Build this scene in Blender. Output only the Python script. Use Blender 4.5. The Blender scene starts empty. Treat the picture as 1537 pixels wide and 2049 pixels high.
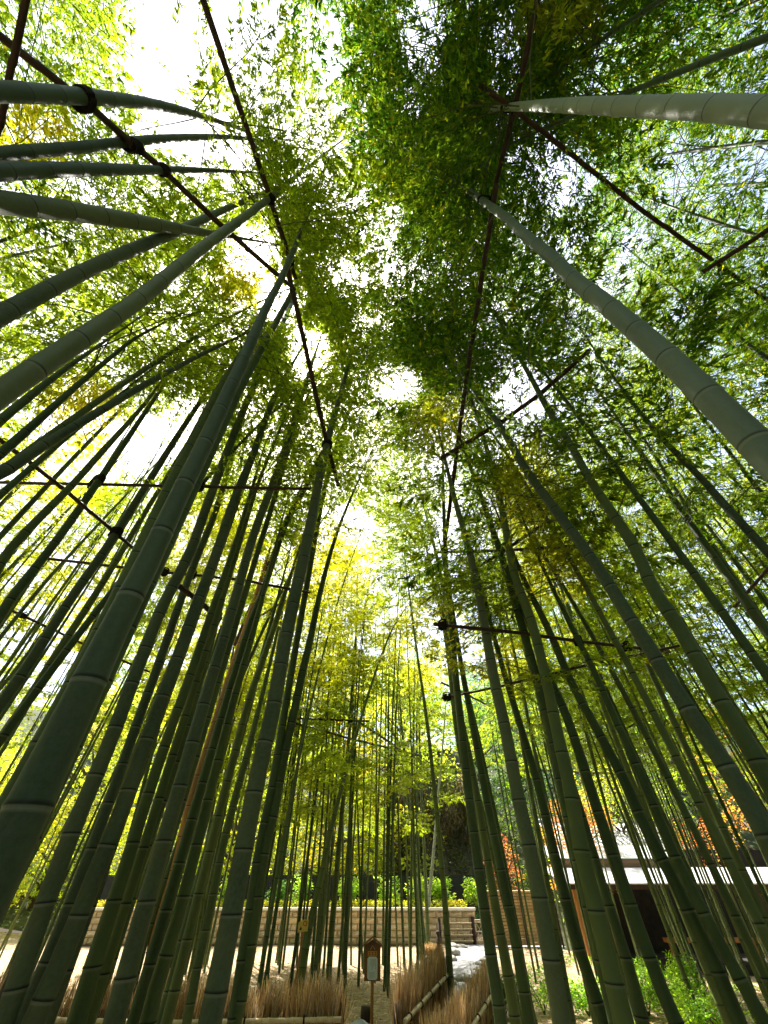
import bpy, math
import numpy as np
from mathutils import Vector
rng = np.random.default_rng(11)
S = bpy.context.scene
C = S.collection
# ------------------------------------------------------------ camera
F, CX, CY, H = 769.0, 768.5, 1024.5, 1.5
PITCH = math.radians(44.1)
cp, sp = math.cos(PITCH), math.sin(PITCH)
cam = bpy.data.cameras.new('camera'); cam_o = bpy.data.objects.new('camera', cam); C.objects.link(cam_o)
cam_o.location = (0, 0, H); cam_o.rotation_euler = (math.radians(90) + PITCH, 0, 0)
cam.sensor_fit = 'VERTICAL'; cam.sensor_height = 24.0; cam.lens = 24.0 * F / 2049.0
cam.clip_start = 0.05; cam.clip_end = 600
S.camera = cam_o
# ------------------------------------------------------------ sky and sun
SUN = Vector((-0.199, 0.438, 0.985)).normalized()
w = bpy.data.worlds.new('World'); S.world = w; w.use_nodes = True
nt = w.node_tree; nt.nodes.clear()
sky = nt.nodes.new('ShaderNodeTexSky'); sky.sky_type = 'NISHITA'; sky.sun_disc = False
sky.sun_elevation = math.asin(SUN.z); sky.sun_rotation = math.atan2(SUN.x, SUN.y)
sky.dust_density = 4.0; sky.air_density = 1.0; sky.ozone_density = 1.0
bg = nt.nodes.new('ShaderNodeBackground'); bg.inputs[1].default_value = 0.15
out = nt.nodes.new('ShaderNodeOutputWorld')
nt.links.new(sky.outputs[0], bg.inputs[0]); nt.links.new(bg.outputs[0], out.inputs[0])
sun = bpy.data.lights.new('sun', 'SUN'); sun.energy = 5.0; sun.angle = math.radians(0.5); sun.color = (1, .94, .84)
sun_o = bpy.data.objects.new('sun', sun); C.objects.link(sun_o)
sun_o.rotation_euler = SUN.to_track_quat('Z', 'Y').to_euler()
S.view_settings.view_transform = 'Standard'; S.view_settings.look = 'None'
S.view_settings.gamma = 1.0; S.view_settings.use_curve_mapping = False
S.view_settings.exposure = 1.82
S.render.engine = 'CYCLES'
cy = S.cycles
cy.max_bounces = 7; cy.diffuse_bounces = 4; cy.glossy_bounces = 2; cy.transmission_bounces = 4; cy.transparent_max_bounces = 4
cy.caustics_reflective = False; cy.caustics_refractive = False
cy.use_adaptive_sampling = True; cy.adaptive_threshold = 0.02

# ------------------------------------------------------------ view geometry helpers
def ray(x, y):
    rx, ry = (x - CX) / F, (CY - y) / F
    return np.array([rx, cp - ry * sp, sp + ry * cp])
def at_depth(x, y, z): return np.array([0, 0, H]) + ray(x, y) * z
def at_Y(x, y, Y):
    r = ray(x, y); return np.array([0, 0, H]) + r * (Y / r[1])
def at_z(x, y, z):
    r = ray(x, y); return np.array([0, 0, H]) + r * ((z - H) / r[2])
def proj(P):
    P = np.atleast_2d(P); d = P - np.array([0, 0, H])
    zc = d[:, 1] * cp + d[:, 2] * sp; yc = -d[:, 1] * sp + d[:, 2] * cp
    zz = np.where(np.abs(zc) < 1e-4, 1e-4, zc)
    return np.stack([CX + F * d[:, 0] / zz, CY - F * yc / zz, zc], 1)
def sstep(a, b, x):
    t = np.clip((np.asarray(x, float) - a) / (b - a), 0, 1); return t * t * (3 - 2 * t)
def ground_z(x, y):
    x = np.asarray(x, float); y = np.asarray(y, float)
    z = -0.45 * sstep(5.0, 8.0, x) * sstep(11, 16, y)
    r = np.sqrt(x * x + np.maximum(y, -4) ** 2)
    z = z + np.clip((y - 24) * 0.42, 0, 15) * sstep(-40, -6, -np.abs(x) + 10) + np.clip((np.sqrt(x * x + y * y) - 27) * 0.40, 0, 18) * sstep(14, 22, np.abs(x))
    return z + 0.03 * np.sin(x * 1.3 + 2) * np.cos(y * 1.1)

# ------------------------------------------------------------ object helpers
def tag(o, label=None, cat=None, group=None, kind=None):
    if label: o['label'] = label
    if cat: o['category'] = cat
    if group: o['group'] = group
    if kind: o['kind'] = kind
    return o
def empty(name, loc=(0, 0, 0), rz=0.0):
    o = bpy.data.objects.new(name, None); C.objects.link(o); o.location = loc; o.rotation_euler = (0, 0, rz)
    o.empty_display_size = .1
    return o
def link_mesh(name, me, parent=None, loc=None):
    o = bpy.data.objects.new(name, me); C.objects.link(o)
    if parent: o.parent = parent
    if loc is not None: o.location = loc
    return o
def np_mesh(name, V, Fc, m, smooth=False, attrs=None):
    """V (n,3) vertices, Fc (k,3|4) faces, attrs {name: (domain, type, array)}"""
    me = bpy.data.meshes.new(name)
    V = np.ascontiguousarray(V, np.float32); Fc = np.ascontiguousarray(Fc, np.int32)
    k, c = Fc.shape
    me.vertices.add(len(V)); me.vertices.foreach_set('co', V.ravel())
    me.loops.add(k * c); me.loops.foreach_set('vertex_index', Fc.ravel())
    me.polygons.add(k); me.polygons.foreach_set('loop_start', np.arange(0, k * c, c, dtype=np.int32))
    me.polygons.foreach_set('loop_total', np.full(k, c, np.int32))
    if smooth: me.polygons.foreach_set('use_smooth', np.ones(k, bool))
    for an, (dom, ty, arr) in (attrs or {}).items():
        a = me.attributes.new(an, ty, dom)
        a.data.foreach_set('color' if ty == 'FLOAT_COLOR' else 'value', np.ascontiguousarray(arr, np.float32).ravel())
    me.materials.append(m); me.update(); me.validate()
    return me
class MB:
    def __init__(s): s.v = []; s.f = []
    def add(s, V, Fs):
        n = len(s.v); s.v += [tuple(map(float, p)) for p in V]; s.f += [tuple(i + n for i in f) for f in Fs]
    def box(s, c, d, rz=0.0, tilt=0.0):
        hx, hy, hz = d[0] / 2, d[1] / 2, d[2] / 2; V = []
        ca, sa = math.cos(rz), math.sin(rz); ct, st = math.cos(tilt), math.sin(tilt)
        for z in (-hz, hz):
            for x, y in ((-hx, -hy), (hx, -hy), (hx, hy), (-hx, hy)):
                y2, z2 = y * ct - z * st, y * st + z * ct
                V.append((c[0] + x * ca - y2 * sa, c[1] + x * sa + y2 * ca, c[2] + z2))
        s.add(V, [(0, 3, 2, 1), (4, 5, 6, 7), (0, 1, 5, 4), (1, 2, 6, 5), (2, 3, 7, 6), (3, 0, 4, 7)])
    def prism(s, pts, y0, y1):
        """outline in x,z extruded from y0 to y1"""
        n = len(pts)
        V = [(p[0], y0, p[1]) for p in pts] + [(p[0], y1, p[1]) for p in pts]
        s.add(V, [tuple(range(n)), tuple(range(2 * n - 1, n - 1, -1))] + [(i, i + n, (i + 1) % n + n, (i + 1) % n) for i in range(n)])
    def tube(s, pts, rad, k=8, cap=True):
        V, Fq, _ = tube_np(np.array(pts, float), np.array(rad, float), k); n = len(s.v)
        s.add(V, [tuple(f) for f in Fq])
        if cap:
            m = len(V); s.f.append(tuple(n + i for i in range(k))[::-1]); s.f.append(tuple(n + m - k + i for i in range(k)))
    def build(s, name, m, parent=None, smooth=False, bevel=0.0):
        me = bpy.data.meshes.new(name); me.from_pydata(s.v, [], s.f)
        if smooth: me.polygons.foreach_set('use_smooth', np.ones(len(s.f), bool))
        me.materials.append(m); me.update()
        o = link_mesh(name, me, parent)
        if bevel:
            b = o.modifiers.new('b', 'BEVEL'); b.width = bevel; b.segments = 2; b.limit_method = 'ANGLE'
        return o
def tube_np(P, R, k):
    T = np.gradient(P, axis=0); T /= np.linalg.norm(T, axis=1)[:, None] + 1e-9
    ref = np.array([1.0, 0, 0]) if abs(T[0, 0]) < .8 else np.array([0, 1.0, 0])
    A = ref - T * (T @ ref)[:, None]; A /= np.linalg.norm(A, axis=1)[:, None]
    B = np.cross(T, A)
    a = np.linspace(0, 2 * np.pi, k, endpoint=False)
    V = P[:, None] + R[:, None, None] * (np.cos(a)[None, :, None] * A[:, None] + np.sin(a)[None, :, None] * B[:, None])
    n = len(P); i = np.arange(n - 1)[:, None] * k; j = np.arange(k)[None]; j2 = (j + 1) % k
    Fq = np.stack([i + j, i + j2, i + k + j2, i + k + j], -1).reshape(-1, 4)
    return V.reshape(-1, 3), Fq, n

# ------------------------------------------------------------ materials
def mat(name): 
    m = bpy.data.materials.new(name); m.use_nodes = True
    return m, m.node_tree, m.node_tree.nodes, m.node_tree.links, m.node_tree.nodes['Principled BSDF']
def noisy(name, c1, c2, scale=8, rough=.7, bump=.2, detail=6, bscale=None, stretch=(1, 1, 1), spec=.3, c3=None, rand=0.0):
    m, t, N, L, b = mat(name)
    tc = N.new('ShaderNodeTexCoord'); mp = N.new('ShaderNodeMapping'); mp.inputs['Scale'].default_value = stretch
    L.new(tc.outputs['Object'], mp.inputs[0])
    n = N.new('ShaderNodeTexNoise'); n.inputs['Scale'].default_value = scale; n.inputs['Detail'].default_value = detail
    n.inputs['Roughness'].default_value = .65
    L.new(mp.outputs[0], n.inputs['Vector'])
    r = N.new('ShaderNodeValToRGB'); r.color_ramp.elements[0].position = .33; r.color_ramp.elements[1].position = .68
    r.color_ramp.elements[0].color = (*c1, 1); r.color_ramp.elements[1].color = (*c2, 1)
    if c3: e = r.color_ramp.elements.new(.52); e.color = (*c3, 1)
    L.new(n.outputs[0], r.inputs[0]); col = r.outputs[0]
    if rand:
        oi = N.new('ShaderNodeObjectInfo'); mr = N.new('ShaderNodeMapRange')
        mr.inputs[3].default_value = 1 - rand; mr.inputs[4].default_value = 1 + rand
        L.new(oi.outputs['Random'], mr.inputs[0])
        mx = N.new('ShaderNodeVectorMath'); mx.operation = 'SCALE'; L.new(col, mx.inputs[0]); L.new(mr.outputs[0], mx.inputs['Scale']); col = mx.outputs[0]
    L.new(col, b.inputs['Base Color']); b.inputs['Roughness'].default_value = rough
    b.inputs['Specular IOR Level'].default_value = spec
    if bump:
        n2 = N.new('ShaderNodeTexNoise'); n2.inputs['Scale'].default_value = bscale or scale * 3; n2.inputs['Detail'].default_value = 8
        L.new(mp.outputs[0], n2.inputs['Vector'])
        bp = N.new('ShaderNodeBump'); bp.inputs['Strength'].default_value = bump; bp.inputs['Distance'].default_value = .02
        L.new(n2.outputs[0], bp.inputs['Height']); L.new(bp.outputs[0], b.inputs['Normal'])
    return m
def leaf_mat(name, tr=(3.0, 3.0, 1.2), mix=.55, rough=.5):
    m, t, N, L, b = mat(name)
    a = N.new('ShaderNodeAttribute'); a.attribute_name = 'col'
    L.new(a.outputs['Color'], b.inputs['Base Color']); b.inputs['Roughness'].default_value = rough
    b.inputs['Specular IOR Level'].default_value = .25
    v = N.new('ShaderNodeVectorMath'); v.operation = 'MULTIPLY'; v.inputs[1].default_value = tr
    L.new(a.outputs['Color'], v.inputs[0])
    tl = N.new('ShaderNodeBsdfTranslucent'); L.new(v.outputs[0], tl.inputs[0])
    ms = N.new('ShaderNodeMixShader'); ms.inputs[0].default_value = mix
    L.new(b.outputs[0], ms.inputs[1]); L.new(tl.outputs[0], ms.inputs[2])
    L.new(ms.outputs[0], N['Material Output'].inputs[0])
    return m
M_LEAF = leaf_mat('bamboo_leaf'); M_TREE = leaf_mat('tree_leaf')
def culm_mat(name, a, b_, bloom, ringd, ringp):
    m, t, N, L, b = mat(name)
    tc = N.new('ShaderNodeTexCoord'); oi = N.new('ShaderNodeObjectInfo')
    n0 = N.new('ShaderNodeTexNoise'); n0.inputs['Scale'].default_value = 1.7; n0.inputs['Detail'].default_value = 3
    ad = N.new('ShaderNodeVectorMath'); ad.operation = 'ADD'
    mulr = N.new('ShaderNodeMath'); mulr.operation = 'MULTIPLY'; mulr.inputs[1].default_value = 37
    L.new(oi.outputs['Random'], mulr.inputs[0]); L.new(tc.outputs['Object'], ad.inputs[0]); L.new(mulr.outputs[0], ad.inputs[1])
    mp = N.new('ShaderNodeMapping'); mp.inputs['Scale'].default_value = (1, 1, .22); L.new(ad.outputs[0], mp.inputs[0])
    n = N.new('ShaderNodeTexNoise'); n.inputs['Scale'].default_value = 9; n.inputs['Detail'].default_value = 7; L.new(mp.outputs[0], n.inputs['Vector'])
    r = N.new('ShaderNodeValToRGB'); r.color_ramp.elements[0].position = .3; r.color_ramp.elements[1].position = .7
    r.color_ramp.elements[0].color = (*a, 1); r.color_ramp.elements[1].color = (*b_, 1); L.new(n.outputs[0], r.inputs[0])
    L.new(ad.outputs[0], n0.inputs['Vector'])
    ov = N.new('ShaderNodeMath'); ov.operation = 'MULTIPLY_ADD'; ov.inputs[1].default_value = 1.3; L.new(oi.outputs['Random'], ov.inputs[0])
    of = N.new('ShaderNodeMath'); of.operation = 'MULTIPLY_ADD'; of.inputs[1].default_value = 1.6; of.inputs[2].default_value = -1.25; L.new(n0.outputs[0], of.inputs[0]); L.new(of.outputs[0], ov.inputs[2]); ov.use_clamp = True
    m0 = N.new('ShaderNodeMix'); m0.data_type = 'RGBA'; L.new(ov.outputs[0], m0.inputs[0]); L.new(r.outputs[0], m0.inputs[6]); m0.inputs[7].default_value = (*[c * k_ for c, k_ in zip(b_, (1.9, 1.6, 1.1))], 1)
    n2 = N.new('ShaderNodeTexNoise'); n2.inputs['Scale'].default_value = 55; n2.inputs['Detail'].default_value = 8; n2.inputs['Roughness'].default_value = .75
    L.new(ad.outputs[0], n2.inputs['Vector'])
    r2 = N.new('ShaderNodeValToRGB'); r2.color_ramp.elements[0].position = .38; r2.color_ramp.elements[1].position = .72
    L.new(n2.outputs[0], r2.inputs[0])
    amt = N.new('ShaderNodeMath'); amt.operation = 'MULTIPLY'
    mr = N.new('ShaderNodeMapRange'); mr.inputs[3].default_value = .25; mr.inputs[4].default_value = .95
    L.new(oi.outputs['Random'], mr.inputs[0]); L.new(r2.outputs[0], amt.inputs[0]); L.new(mr.outputs[0], amt.inputs[1])
    m1 = N.new('ShaderNodeMix'); m1.data_type = 'RGBA'; L.new(amt.outputs[0], m1.inputs[0]); L.new(m0.outputs[2], m1.inputs[6]); m1.inputs[7].default_value = (*bloom, 1)
    at = N.new('ShaderNodeAttribute'); at.attribute_name = 'node'
    neg = N.new('ShaderNodeMath'); neg.operation = 'MULTIPLY'; neg.inputs[1].default_value = -1; neg.use_clamp = True; L.new(at.outputs['Fac'], neg.inputs[0])
    pos = N.new('ShaderNodeMath'); pos.operation = 'MULTIPLY'; pos.inputs[1].default_value = .8; pos.use_clamp = True; L.new(at.outputs['Fac'], pos.inputs[0])
    m2 = N.new('ShaderNodeMix'); m2.data_type = 'RGBA'; L.new(pos.outputs[0], m2.inputs[0]); L.new(m1.outputs[2], m2.inputs[6]); m2.inputs[7].default_value = (*ringp, 1)
    m3 = N.new('ShaderNodeMix'); m3.data_type = 'RGBA'; L.new(neg.outputs[0], m3.inputs[0]); L.new(m2.outputs[2], m3.inputs[6]); m3.inputs[7].default_value = (*ringd, 1)
    L.new(m3.outputs[2], b.inputs['Base Color'])
    rr = N.new('ShaderNodeMapRange'); rr.inputs[3].default_value = .5; rr.inputs[4].default_value = .75; L.new(r2.outputs[0], rr.inputs[0]); L.new(rr.outputs[0], b.inputs['Roughness'])
    b.inputs['Specular IOR Level'].default_value = .22
    bp = N.new('ShaderNodeBump'); bp.inputs['Strength'].default_value = .08; bp.inputs['Distance'].default_value = .004
    L.new(n2.outputs[0], bp.inputs['Height']); L.new(bp.outputs[0], b.inputs['Normal'])
    return m
M_CULM = culm_mat('green_culm', (.027, .050, .016), (.064, .096, .032), (.095, .122, .078), (.006, .008, .005), (.19, .21, .14))
M_PALE = culm_mat('pale_culm', (.085, .115, .080), (.13, .165, .120), (.21, .25, .21), (.025, .030, .020), (.30, .33, .26))
M_GREY = culm_mat('waxy_grey_culm', (.030, .048, .026), (.066, .090, .050), (.13, .155, .118), (.010, .011, .009), (.24, .25, .21))
M_DEAD = culm_mat('dead_culm', (.22, .10, .035), (.33, .17, .06), (.30, .20, .11), (.06, .03, .015), (.4, .3, .2))
M_TWIG = noisy('twig', (.05, .07, .02), (.10, .11, .04), 20, bump=0)
M_POLE = noisy('brown_pole', (.020, .011, .008), (.060, .032, .020), 9, .6, .25, stretch=(1, 1, 1))
M_ROPE = noisy('black_rope', (.006, .005, .005), (.022, .014, .012), 60, .9, .6)
M_TAN = noisy('dry_bamboo', (.42, .33, .20), (.62, .54, .38), 14, .5, .1)
M_BRUSH = leaf_mat('brushwood', (1.6, 1.4, 1.0), .3, .6)
M_DIRT = noisy('litter_ground', (.16, .11, .06), (.46, .37, .24), 9, .95, .8, 12, 40, c3=(.31, .235, .145))
M_HILL = noisy('hillside', (.02, .035, .010), (.06, .085, .022), 1.2, .95, .6, 10, 6, c3=(.045, .05, .02))
M_PATH = noisy('path_gravel', (.15, .15, .155), (.27, .27, .28), 14, .9, .4, 10, 60)
M_STONE = noisy('garden_stone', (.10, .095, .085), (.38, .36, .32), 7, .8, .7, 8, 16)
M_BLOCK = noisy('split_block', (.30, .235, .165), (.55, .46, .34), 9, .9, .8, 8, 22, rand=.14)
M_MORT = noisy('mortar', (.16, .13, .10), (.24, .20, .16), 12, .95, .3)
M_CAP = noisy('concrete_cap', (.55, .54, .50), (.75, .74, .70), 6, .8, .2)
M_BLACK = noisy('black_panel', (.010, .013, .018), (.022, .026, .034), 5, .45, .1)
M_DARKW = noisy('dark_wood', (.018, .010, .008), (.05, .028, .020), 12, .6, .3, stretch=(1, 1, .15))
M_WOOD = noisy('orange_wood', (.24, .10, .03), (.40, .19, .065), 10, .55, .2, stretch=(1, 1, .12))
M_SIGNW = noisy('sign_wood', (.14, .055, .022), (.24, .10, .038), 12, .55, .2, stretch=(1, 1, .12))
M_ORPL = noisy('orange_plate', (.55, .22, .03), (.65, .28, .05), 5, .5, 0)
M_WHPL = noisy('white_plate', (.55, .58, .60), (.66, .69, .70), 5, .4, 0)
M_YEL = noisy('yellow_plate', (.55, .36, .08), (.68, .47, .13), 12, .5, .05)
M_INK = noisy('ink', (.02, .015, .015), (.04, .03, .03), 5, .7, 0)
M_INKO = noisy('orange_ink', (.40, .10, .015), (.48, .14, .02), 5, .7, 0)
M_METAL = noisy('pale_sheet_metal', (.26, .28, .28), (.46, .47, .46), 2.5, .38, .08, spec=.5)
M_TILE = noisy('roof_tile', (.15, .15, .16), (.32, .32, .335), 5, .38, .2, spec=.6, rand=.12)
M_PLANK = noisy('brown_plank', (.13, .07, .045), (.24, .14, .09), 8, .7, .3, stretch=(.15, 1, 1), rand=.12)
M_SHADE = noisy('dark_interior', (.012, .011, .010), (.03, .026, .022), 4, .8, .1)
M_SLAT = noisy('split_bamboo', (.30, .20, .10), (.48, .34, .18), 16, .6, .15, rand=.15)
M_ROCK = noisy('blue_grey_rock', (.16, .19, .23), (.46, .50, .56), 6, .7, .7, 9, 14)
M_BARK = noisy('bark', (.05, .04, .03), (.13, .10, .07), 10, .9, .6, stretch=(1, 1, .3))

# ------------------------------------------------------------ ground, hillside, path
def grid_mesh(name, x0, x1, y0, y1, nx, ny, m, dz=0):
    X, Y = np.meshgrid(np.linspace(x0, x1, nx), np.linspace(y0, y1, ny)); Z = ground_z(X, Y) + dz
    V = np.stack([X, Y, Z], -1).reshape(-1, 3); i = (np.arange(ny - 1)[:, None] * nx + np.arange(nx - 1)[None]).ravel()
    return np_mesh(name, V, np.stack([i, i + 1, i + nx + 1, i + nx], 1), m, True)
tag(link_mesh('ground', grid_mesh('ground', -26, 26, -14, 23.6, 130, 100, M_DIRT)), kind='structure')
tag(link_mesh('hillside', grid_mesh('hillside', -140, 140, 23.6, 150, 90, 60, M_HILL)), kind='structure')
for nm, x0, x1, y0, y1 in (('terrain', -140, -26, -90, 23.6), ('terrain', 26, 140, -90, 23.6), ('terrain', -26, 26, -90, -14)):
    tag(link_mesh(nm, grid_mesh(nm, x0, x1, y0, y1, 40, 40, M_HILL)), kind='structure')
pl = [(907, 1893), (903, 1915), (900, 1932), (892, 1958), (888, 1985), (890, 2012), (870, 2040), (840, 2075), (800, 2130)]
pr = [(985, 1891), (976, 1903), (966, 1928), (957, 1948), (948, 1968), (938, 1992), (925, 2020), (905, 2050), (880, 2110)]
mb = MB(); V = []
for a, b in zip(pl, pr):
    for q in (a, b):
        p = at_z(q[0], q[1], 0.0); V.append((p[0], p[1], float(ground_z(p[0], p[1])) + .02))
mb.add(V, [(2 * i, 2 * i + 1, 2 * i + 3, 2 * i + 2) for i in range(len(pl) - 1)])
tag(mb.build('path', M_PATH), kind='structure')
mb = MB(); mb.add([(1.9, 19.0, .026), (6.0, 19.0, .026), (6.0, 19.75, .026), (1.9, 19.75, .026)], [(0, 1, 2, 3)])
tag(mb.build('pavement', M_PATH), kind='structure')

# ------------------------------------------------------------ canopy openings seen from the path (px ellipses -> directions)
GAPS = [(760, 1470, 100, 55, .75), (893, 1103, 30, 30, .7), (895, 1250, 26, 20, .6), (960, 1103, 60, 16, .6), (325, 105, 80, 140, 1), (370, 262, 120, 62, .97), (430, 325, 80, 45, .85), (505, 500, 62, 62, .93), (560, 605, 52, 66, .95), (618, 705, 52, 66, .9),
        (300, 885, 100, 62, .98), (240, 935, 90, 45, .8), (380, 830, 60, 45, .7), (850, 70, 60, 110, .85), (1010, 110, 40, 120, .75), (828, 200, 40, 60, .75),
        (1140, 355, 66, 60, .85), (1065, 310, 60, 60, .5), (1350, 320, 52, 66, .65), (800, 768, 54, 42, .85), (785, 430, 26, 40, .6),
        (1050, 790, 66, 66, .9), (1010, 880, 50, 50, .6), (705, 1045, 50, 38, .6), (632, 1060, 28, 60, .5), (800, 1150, 60, 45, .45), (1105, 1215, 48, 80, .85),
        (605, 240, 75, 60, .6), (650, 90, 45, 95, .65), (45, 60, 80, 60, .45), (20, 165, 40, 40, .8), (1220, 150, 66, 66, .5), (980, 1040, 35, 60, .6),
        (690, 560, 60, 40, .5), (1490, 20, 40, 40, .4), (1300, 480, 50, 40, .4), (140, 330, 60, 30, .4), (480, 640, 50, 60, .6), (740, 640, 40, 30, .35), (330, 990, 60, 30, .5), (900, 1090, 40, 60, .3)]
# tied poles and the two pale culms are kept clear of low sprays
LINES = [(1075, 0, 983, 405, 7.0, 26), (993, 370, 888, 1105, 7.2, 22), (405, 0, 655, 890, 6.9, 20), (958, 168, 1290, 425, 6.9, 22), (1290, 425, 1537, 600, 6.9, 16), (1537, 220, 960, 215, 7.6, 34), (1537, 900, 900, 345, 7.6, 30), (560, 240, 735, 243, 9, 8), (534, 402, 736, 243, 10, 14), (880, 918, 1085, 785, 5.6, 16)]
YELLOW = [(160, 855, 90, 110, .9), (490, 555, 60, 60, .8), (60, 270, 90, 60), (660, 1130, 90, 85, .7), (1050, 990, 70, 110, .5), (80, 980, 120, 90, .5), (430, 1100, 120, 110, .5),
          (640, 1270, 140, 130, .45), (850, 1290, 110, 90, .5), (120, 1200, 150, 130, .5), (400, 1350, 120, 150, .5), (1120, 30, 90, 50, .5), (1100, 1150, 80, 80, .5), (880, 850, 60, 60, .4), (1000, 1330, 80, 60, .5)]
def ell(P2, E):
    v = np.zeros(len(P2))
    for e in E:
        d = ((P2[:, 0] - e[0]) / e[2]) ** 2 + ((P2[:, 1] - e[1]) / e[3]) ** 2
        v = np.maximum(v, (e[4] if len(e) > 4 else 1.0) * np.clip((1.35 - d) / .85, 0, 1))
    return v
def rot_to(yaw, pitch, roll):
    cy_, sy_ = math.cos(yaw), math.sin(yaw); cq, sq = math.cos(pitch), math.sin(pitch); cr, sr = math.cos(roll), math.sin(roll)
    Rz = np.array([[cy_, -sy_, 0], [sy_, cy_, 0], [0, 0, 1]]); Ry = np.array([[cq, 0, -sq], [0, 1, 0], [sq, 0, cq]])
    Rx = np.array([[1, 0, 0], [0, cr, -sr], [0, sr, cr]])
    return Rz @ Ry @ Rx
def leaf_verts(base, d, n, L, W):
    """narrow lance leaves: base point, widest past the base, tip"""
    s = np.cross(d, n); s /= np.linalg.norm(s, axis=1)[:, None] + 1e-9
    L = L[:, None]; W = W[:, None]
    return np.stack([base, base + d * L * .4 + s * W * .5, base + d * L - n * L * .10, base + d * L * .4 - s * W * .5], 1)
def plume_template(seed, L=1.5, ntw=26, nl=15, leafL=.086):
    r = np.random.default_rng(seed)
    ax = lambda s: np.stack([L * s, 0.10 * np.sin(3 * s + seed) * s * L, L * (.20 * s - .42 * s * s)], -1)
    B, D, Nn, G = [], [], [], []
    axis = ax(np.linspace(0, 1, 5)); tw = []
    for i in range(ntw):
        s = .12 + .88 * (i + r.random()) / ntw; p = ax(np.array([s]))[0]
        side = 1 if i % 2 else -1
        a = side * r.uniform(.5, 1.15); ln = (.50 * (1 - s) + .14) * r.uniform(.6, 1.2) * L / 1.5
        d = np.array([math.cos(a), math.sin(a), r.uniform(-.35, .2)]); d /= np.linalg.norm(d)
        e = p + d * ln + np.array([0, 0, -.12 * ln]); tw.append((p, e))
        for j in range(nl):
            u = (.3, .42, .42, .42, .6, .72, .72, .72, .85, 1, 1, 1, 1, 1, 1)[j % 15] + r.normal(0, .015)
            q = p + (e - p) * u + r.normal(0, .008, 3)
            aa = a + r.uniform(-1.0, 1.0); dd = np.array([math.cos(aa), math.sin(aa), r.uniform(-.85, .05)]); dd /= np.linalg.norm(dd)
            nn = np.array([r.normal(0, .45), r.normal(0, .45), 1.0]); nn -= dd * (nn @ dd); nn /= np.linalg.norm(nn)
            B.append(q); D.append(dd); Nn.append(nn); G.append(i)
    B, D, Nn, G = map(np.array, (B, D, Nn, G))
    n = len(B); Ls = leafL * r.uniform(.65, 1.25, n); Ws = Ls * r.uniform(.20, .30, n)
    return leaf_verts(B, D, Nn, Ls, Ws), G, axis, tw
TPL = [plume_template(100 + i) for i in range(12)]
GREEN_LO, GREEN_HI, GOLD = np.array([.025, .066, .006]), np.array([.20, .245, .016]), np.array([.38, .31, .016])

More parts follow.
